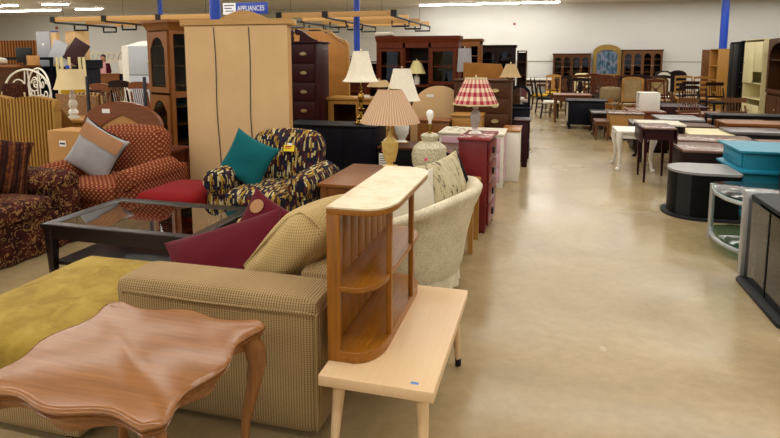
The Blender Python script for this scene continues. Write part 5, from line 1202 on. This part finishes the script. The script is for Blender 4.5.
# chairs on the right
for (x, y, rz, st, wm, sm, h_, lab) in (
    (2.98,12.5,.4,'bars','brown','brownx',.78,'low backed brown wooden chair left of the black console'),
    (3.7,12.45,.1,'bars','brown','brownx',.80,'low backed brown wooden chair behind black console'),
    (.18,15.75,PI*.5,'bars','dark','white',1.02,'dark dining chair with white seat nearest the aisle'),
    (-.12,18.6,PI*.5,'splat','dark','mustard',.95,'dark chair with yellow seat at the far aisle edge'),
    (.42,16.5,PI*.5,'bars','walnut','walnutx',.98,'brown slat backed chair behind the white seated chair'),
    (.95,16.1,0,'splat','dark','blackcloth',1.02,'dark splat backed chair behind the brown wooden table'),
    (1.32,16.9,0,'ladder','walnut','blackcloth',1.04,'dark ladder backed chair left of the tan upholstered chair'),
    (1.1,17.5,.2,'xback','cherry','blackcloth',1.08,'reddish lattice backed chair behind the navy desk'),
    (1.66,17.4,-.1,'xback','cherry','blackcloth',1.08,'reddish lattice backed chair behind the tan upholstered chair'),
    (1.62,15.6,PI,'uphol','oak','tan',.88,'tan upholstered low chair left of the cane backed chair'),
    (2.1,15.3,PI,'cane','oak','cane',1.14,'honey framed cane backed armchair facing away'),
    (1.5,14.4,.3,'bars','honey','honeyx',.60,'small honey wood child chair before the tan upholstered chair'),
    (2.55,17.0,.2,'ladder','cherry','blackcloth',1.0,'reddish ladder backed chair right of the cane backed chair'),
    (2.75,17.8,-.2,'splat','dark','white',1.04,'dark splat backed chair before the right china hutch'),
    (3.15,17.2,.1,'arch','walnut','cane',1.08,'round topped walnut chair with cane back at right'),
    (3.55,18.6,.2,'arch','dark','white',1.22,'tall arched dark chair against the white wall'),
    (3.95,19.2,-.2,'arch','dark','blackcloth',1.22,'second tall arched dark chair beside the oak chairs'),
    (3.95,18.1,.0,'ladder','oak','oakx',1.1,'yellow oak ladder backed chair, left of the pair'),
    (4.5,18.2,.1,'ladder','oak','oakx',1.08,'yellow oak ladder backed chair beside the wooden bookcase'),
    (4.0,17.2,.2,'bars','dark','blackcloth',.95,'dark low chair in front of the oak chairs'),
    (3.5,16.2,1.2,'ladder','brown','brownx',.72,'brown chair lying low behind the maroon coffee table'),
    (2.35,18.6,0,'xback','cherry','blackcloth',1.05,'reddish lattice chair in the back row by the gilt frame'),
    (2.9,19.3,0,'splat','dark','blackcloth',1.05,'dark splat chair in the back row below right hutch'),
    (1.85,19.4,0,'ladder','cherry','blackcloth',1.05,'reddish ladder chair in the back row below gilt frame'),
    (.75,18.6,0,'splat','dark','blackcloth',1.0,'dark splat chair in the back row below left hutch'),
    (.3,20.0,0,'splat','oak','mustard',1.0,'oak chair with yellow back just left of left hutch'),
    (2.9,15.9,.3,'xback','cherry','blackcloth',1.02,'reddish lattice backed chair between white box and maroon table'),
    (3.35,17.9,0,'splat','dark','blackcloth',1.06,'dark splat chair left of the tall arched dark chairs'),
    (2.2,16.4,0,'splat','dark','blackcloth',1.06,'dark splat chair behind the honey cane backed armchair'),
    (3.6,15.6,.2,'bars','dark','blackcloth',.9,'dark slat backed chair behind the maroon coffee table'),
    (4.45,16.6,.2,'bars','dark','blackcloth',.95,'dark slat chair before the black wardrobe'),
    (.62,17.75,PI*.5,'ladder','dark','blackcloth',1.0,'dark ladder chair behind the brown slat backed chair'),
    (.02,17.25,PI*.5,'splat','dark','blackcloth',1.0,'dark splat chair at the aisle behind white seated chair'),
    (1.45,18.4,0,'splat','cherry','blackcloth',1.08,'reddish splat chair behind the two lattice backed chairs'),
    (1.25,20.3,0,'uphol','creampaint','creampaint',1.08,'cream upholstered chair in front of left hutch')):
    wmat = W.get(wm+'z') or S[wm]
    smat = W.get(sm) or S.get(sm) or S['tancloth']
    if sm == 'tan': smat = solid('tan_tweed', '8f7c5c', .85)
    chair('dining_chair', lab, 'chair', (x,y,0), rz, st, wmat, smat, h_, .5, min(.45,h_*.5), 'dining chairs on the right')
# case goods along the back wall
china('china_hutch', 'walnut china hutch with four arched doors left of gilt frame', 'hutch', (1.02,23.9,0), 0, 1.42,.42,.8,1.72, W['walnutz'], 4, arch=.13, dark=W['darkz'])
china('china_hutch', 'orange oak china hutch with four arched doors right of gilt frame', 'hutch', (3.62,23.9,0), 0, 1.42,.42,.8,1.86, W['brownz'], 4, arch=.13)
t = thing('framed_infill', 'gilt arched frame around a blue and pink picture by the back wall', 'infill', (2.36,24.05,0)); 
b = MB(); n = 14; z0, z1, hw = .85, 1.86, .52
o_ = [(-hw,z0),(hw,z0)]; i_ = [(-hw+.13,z0+.12),(hw-.13,z0+.12)]
for k in range(n+1):
    a = PI*k/n; o_.append((hw*math.cos(a), z1+.27*math.sin(a)**1.2)); i_.append(((hw-.13)*math.cos(a), z1-.12+.18*math.sin(a)**1.4))
ring(b, o_, i_, -.04, .04); b.build('frame', solid('gilt_frame','8a6e2c',.45), t); MB().prism(i_, .0, .02, 'xz').build('infill_panel', S['infill'], t)
table('sideboard_table', 'low walnut table under the gilt framed picture', 'table', (2.36,23.85,0), 0, 1.05,.5,.845, W['walnutx'], W['walnutz'], apron=.3)
table('work_table', 'white topped table against the back wall at the aisle end', 'table', (-.35,23.5,0), 0, 1.3,.7,.78, S['white'], W['walnutz'], .05, .07, .1)
for q, x in enumerate((-.6,-.1)): table('stool', ('dark stool under the white back wall table, left one','dark stool under the white back wall table, right one')[q], 'stool', (x,22.9,0), 0, .36,.36,.6, W['walnutx'], W['walnutz'], .04, .04, .05, .0)
tag(MB().box(-.04,.04,-.03,.0,-.05,.05,.006).build('fire_alarm', solid('alarm_red','8a1512',.5), loc=atY(514.5,24,YB-.001)), 'small red alarm box high on the back wall', 'alarm')
tag(MB().box(-.06,.06,-.05,.0,-.07,.07,.006).build('alarm_bell', solid('bell_rust','8a3a1c',.5), loc=atY(57,28,YB-.001)), 'small rusty red box on the back wall above the tan carton', 'alarm')
# bookcases facing the aisle at right
XF = 5.2
def facing(name, label, cat, u0, u1, vtop, d, mk):
    ya = atX(u0,80,XF)[1]; yb = atX(u1,80,XF)[1]; h = atX(u1,vtop,XF)[2]
    return mk(label, cat, (XF+d/2,(ya+yb)/2,0), abs(ya-yb), d, h)
facing('bookcase','honey wood bookcase with three open shelves facing the aisle','bookcase',708,716.5,49.5,.36,lambda l,c,p,w,d,h: opencase('bookcase',l,c,p,-PI/2,w,d,h,W['oakz'],(.12,.5,.9,1.35),W['oakz']))
tag(MB().box(-.12,.12,-.02,.02,0,1.88,.004).build('board', W['brownz'], loc=(atY(705,70,21.6)[0],21.6,0)), 'narrow brown board standing left of the honey bookcase', 'board')
facing('cabinet','black wardrobe with plain doors right of honey bookcase','wardrobe',728,737.5,42.5,.4,lambda l,c,p,w,d,h: (lambda t: [panel_door(t,-w/2+.02+k*(w/2-.02),-.005+k*(w/2-.01),.06,h-.03,-d/2,S['black'],S['iron'],flat=True) for k in (0,1)])(opencase('wardrobe',l,c,p,-PI/2,w,d,h,S['black'],(1.0,),S['black'])))
facing('bookcase','black bookcase with open shelves beside cream cabinet','bookcase',738.2,742,41.5,.5,lambda l,c,p,w,d,h: opencase('bookcase',l,c,p,-PI/2,w,d,h,S['black'],(.4,.8,1.2,1.6),S['black']))
def cream(l, c, p, w, d, h):
    t = opencase('tall_cabinet',l,c,p,-PI/2,w,d,h,S['creampaint'],(.55,.95),S['creampaint'])
    panel_door(t,-w/2+.02,.06,.95,h-.05,-d/2,S['creampaint'],S['brass'],kx=-w/2+.1,flat=True); panel_door(t,.07,w/2-.02,1.25,h-.05,-d/2,S['creampaint'],None,flat=True); drawer(t,-w/2+.03,w/2-.03,.08,.40,-d/2,S['creampaint'],S['brass'],kind='knob'); return t
facing('cabinet','tall cream cabinet with doors above an open bay','cabinet',743,761.5,39.5,.45,cream)
def darkwood(l, c, p, w, d, h):
    t = opencase('bookcase',l,c,p,-PI/2,w,d,h,W['walnutz'],(.75,1.55),W['darkz']); b = MB(); o_, i_ = arch_pts(-w/2,w/2,.78,h,.09,.3,14); ring(b,o_,i_,-d/2-.03,-d/2); b.build('arched_front',W['walnutz'],t)
    for k in (0,1): panel_door(t,-w/2+.03+k*(w/2-.03),-.005+k*(w/2-.02),.08,.72,-d/2,W['walnutz'],S['antbrass'])
    return t
facing('bookcase','walnut bookcase with arched front at the right edge','bookcase',767.5,790,38,.45,darkwood)
SC.view_settings.view_transform = 'Standard'; SC.view_settings.look = 'None'; SC.view_settings.gamma = 1; SC.view_settings.exposure = 0.0
try: SC.view_settings.use_curve_mapping = False
except Exception: pass
SC.cycles.use_denoising = True; SC.cycles.max_bounces = 8; SC.cycles.transparent_max_bounces = 16; SC.cycles.caustics_reflective = False; SC.cycles.caustics_refractive = False
SC.cycles.sample_clamp_indirect = 6
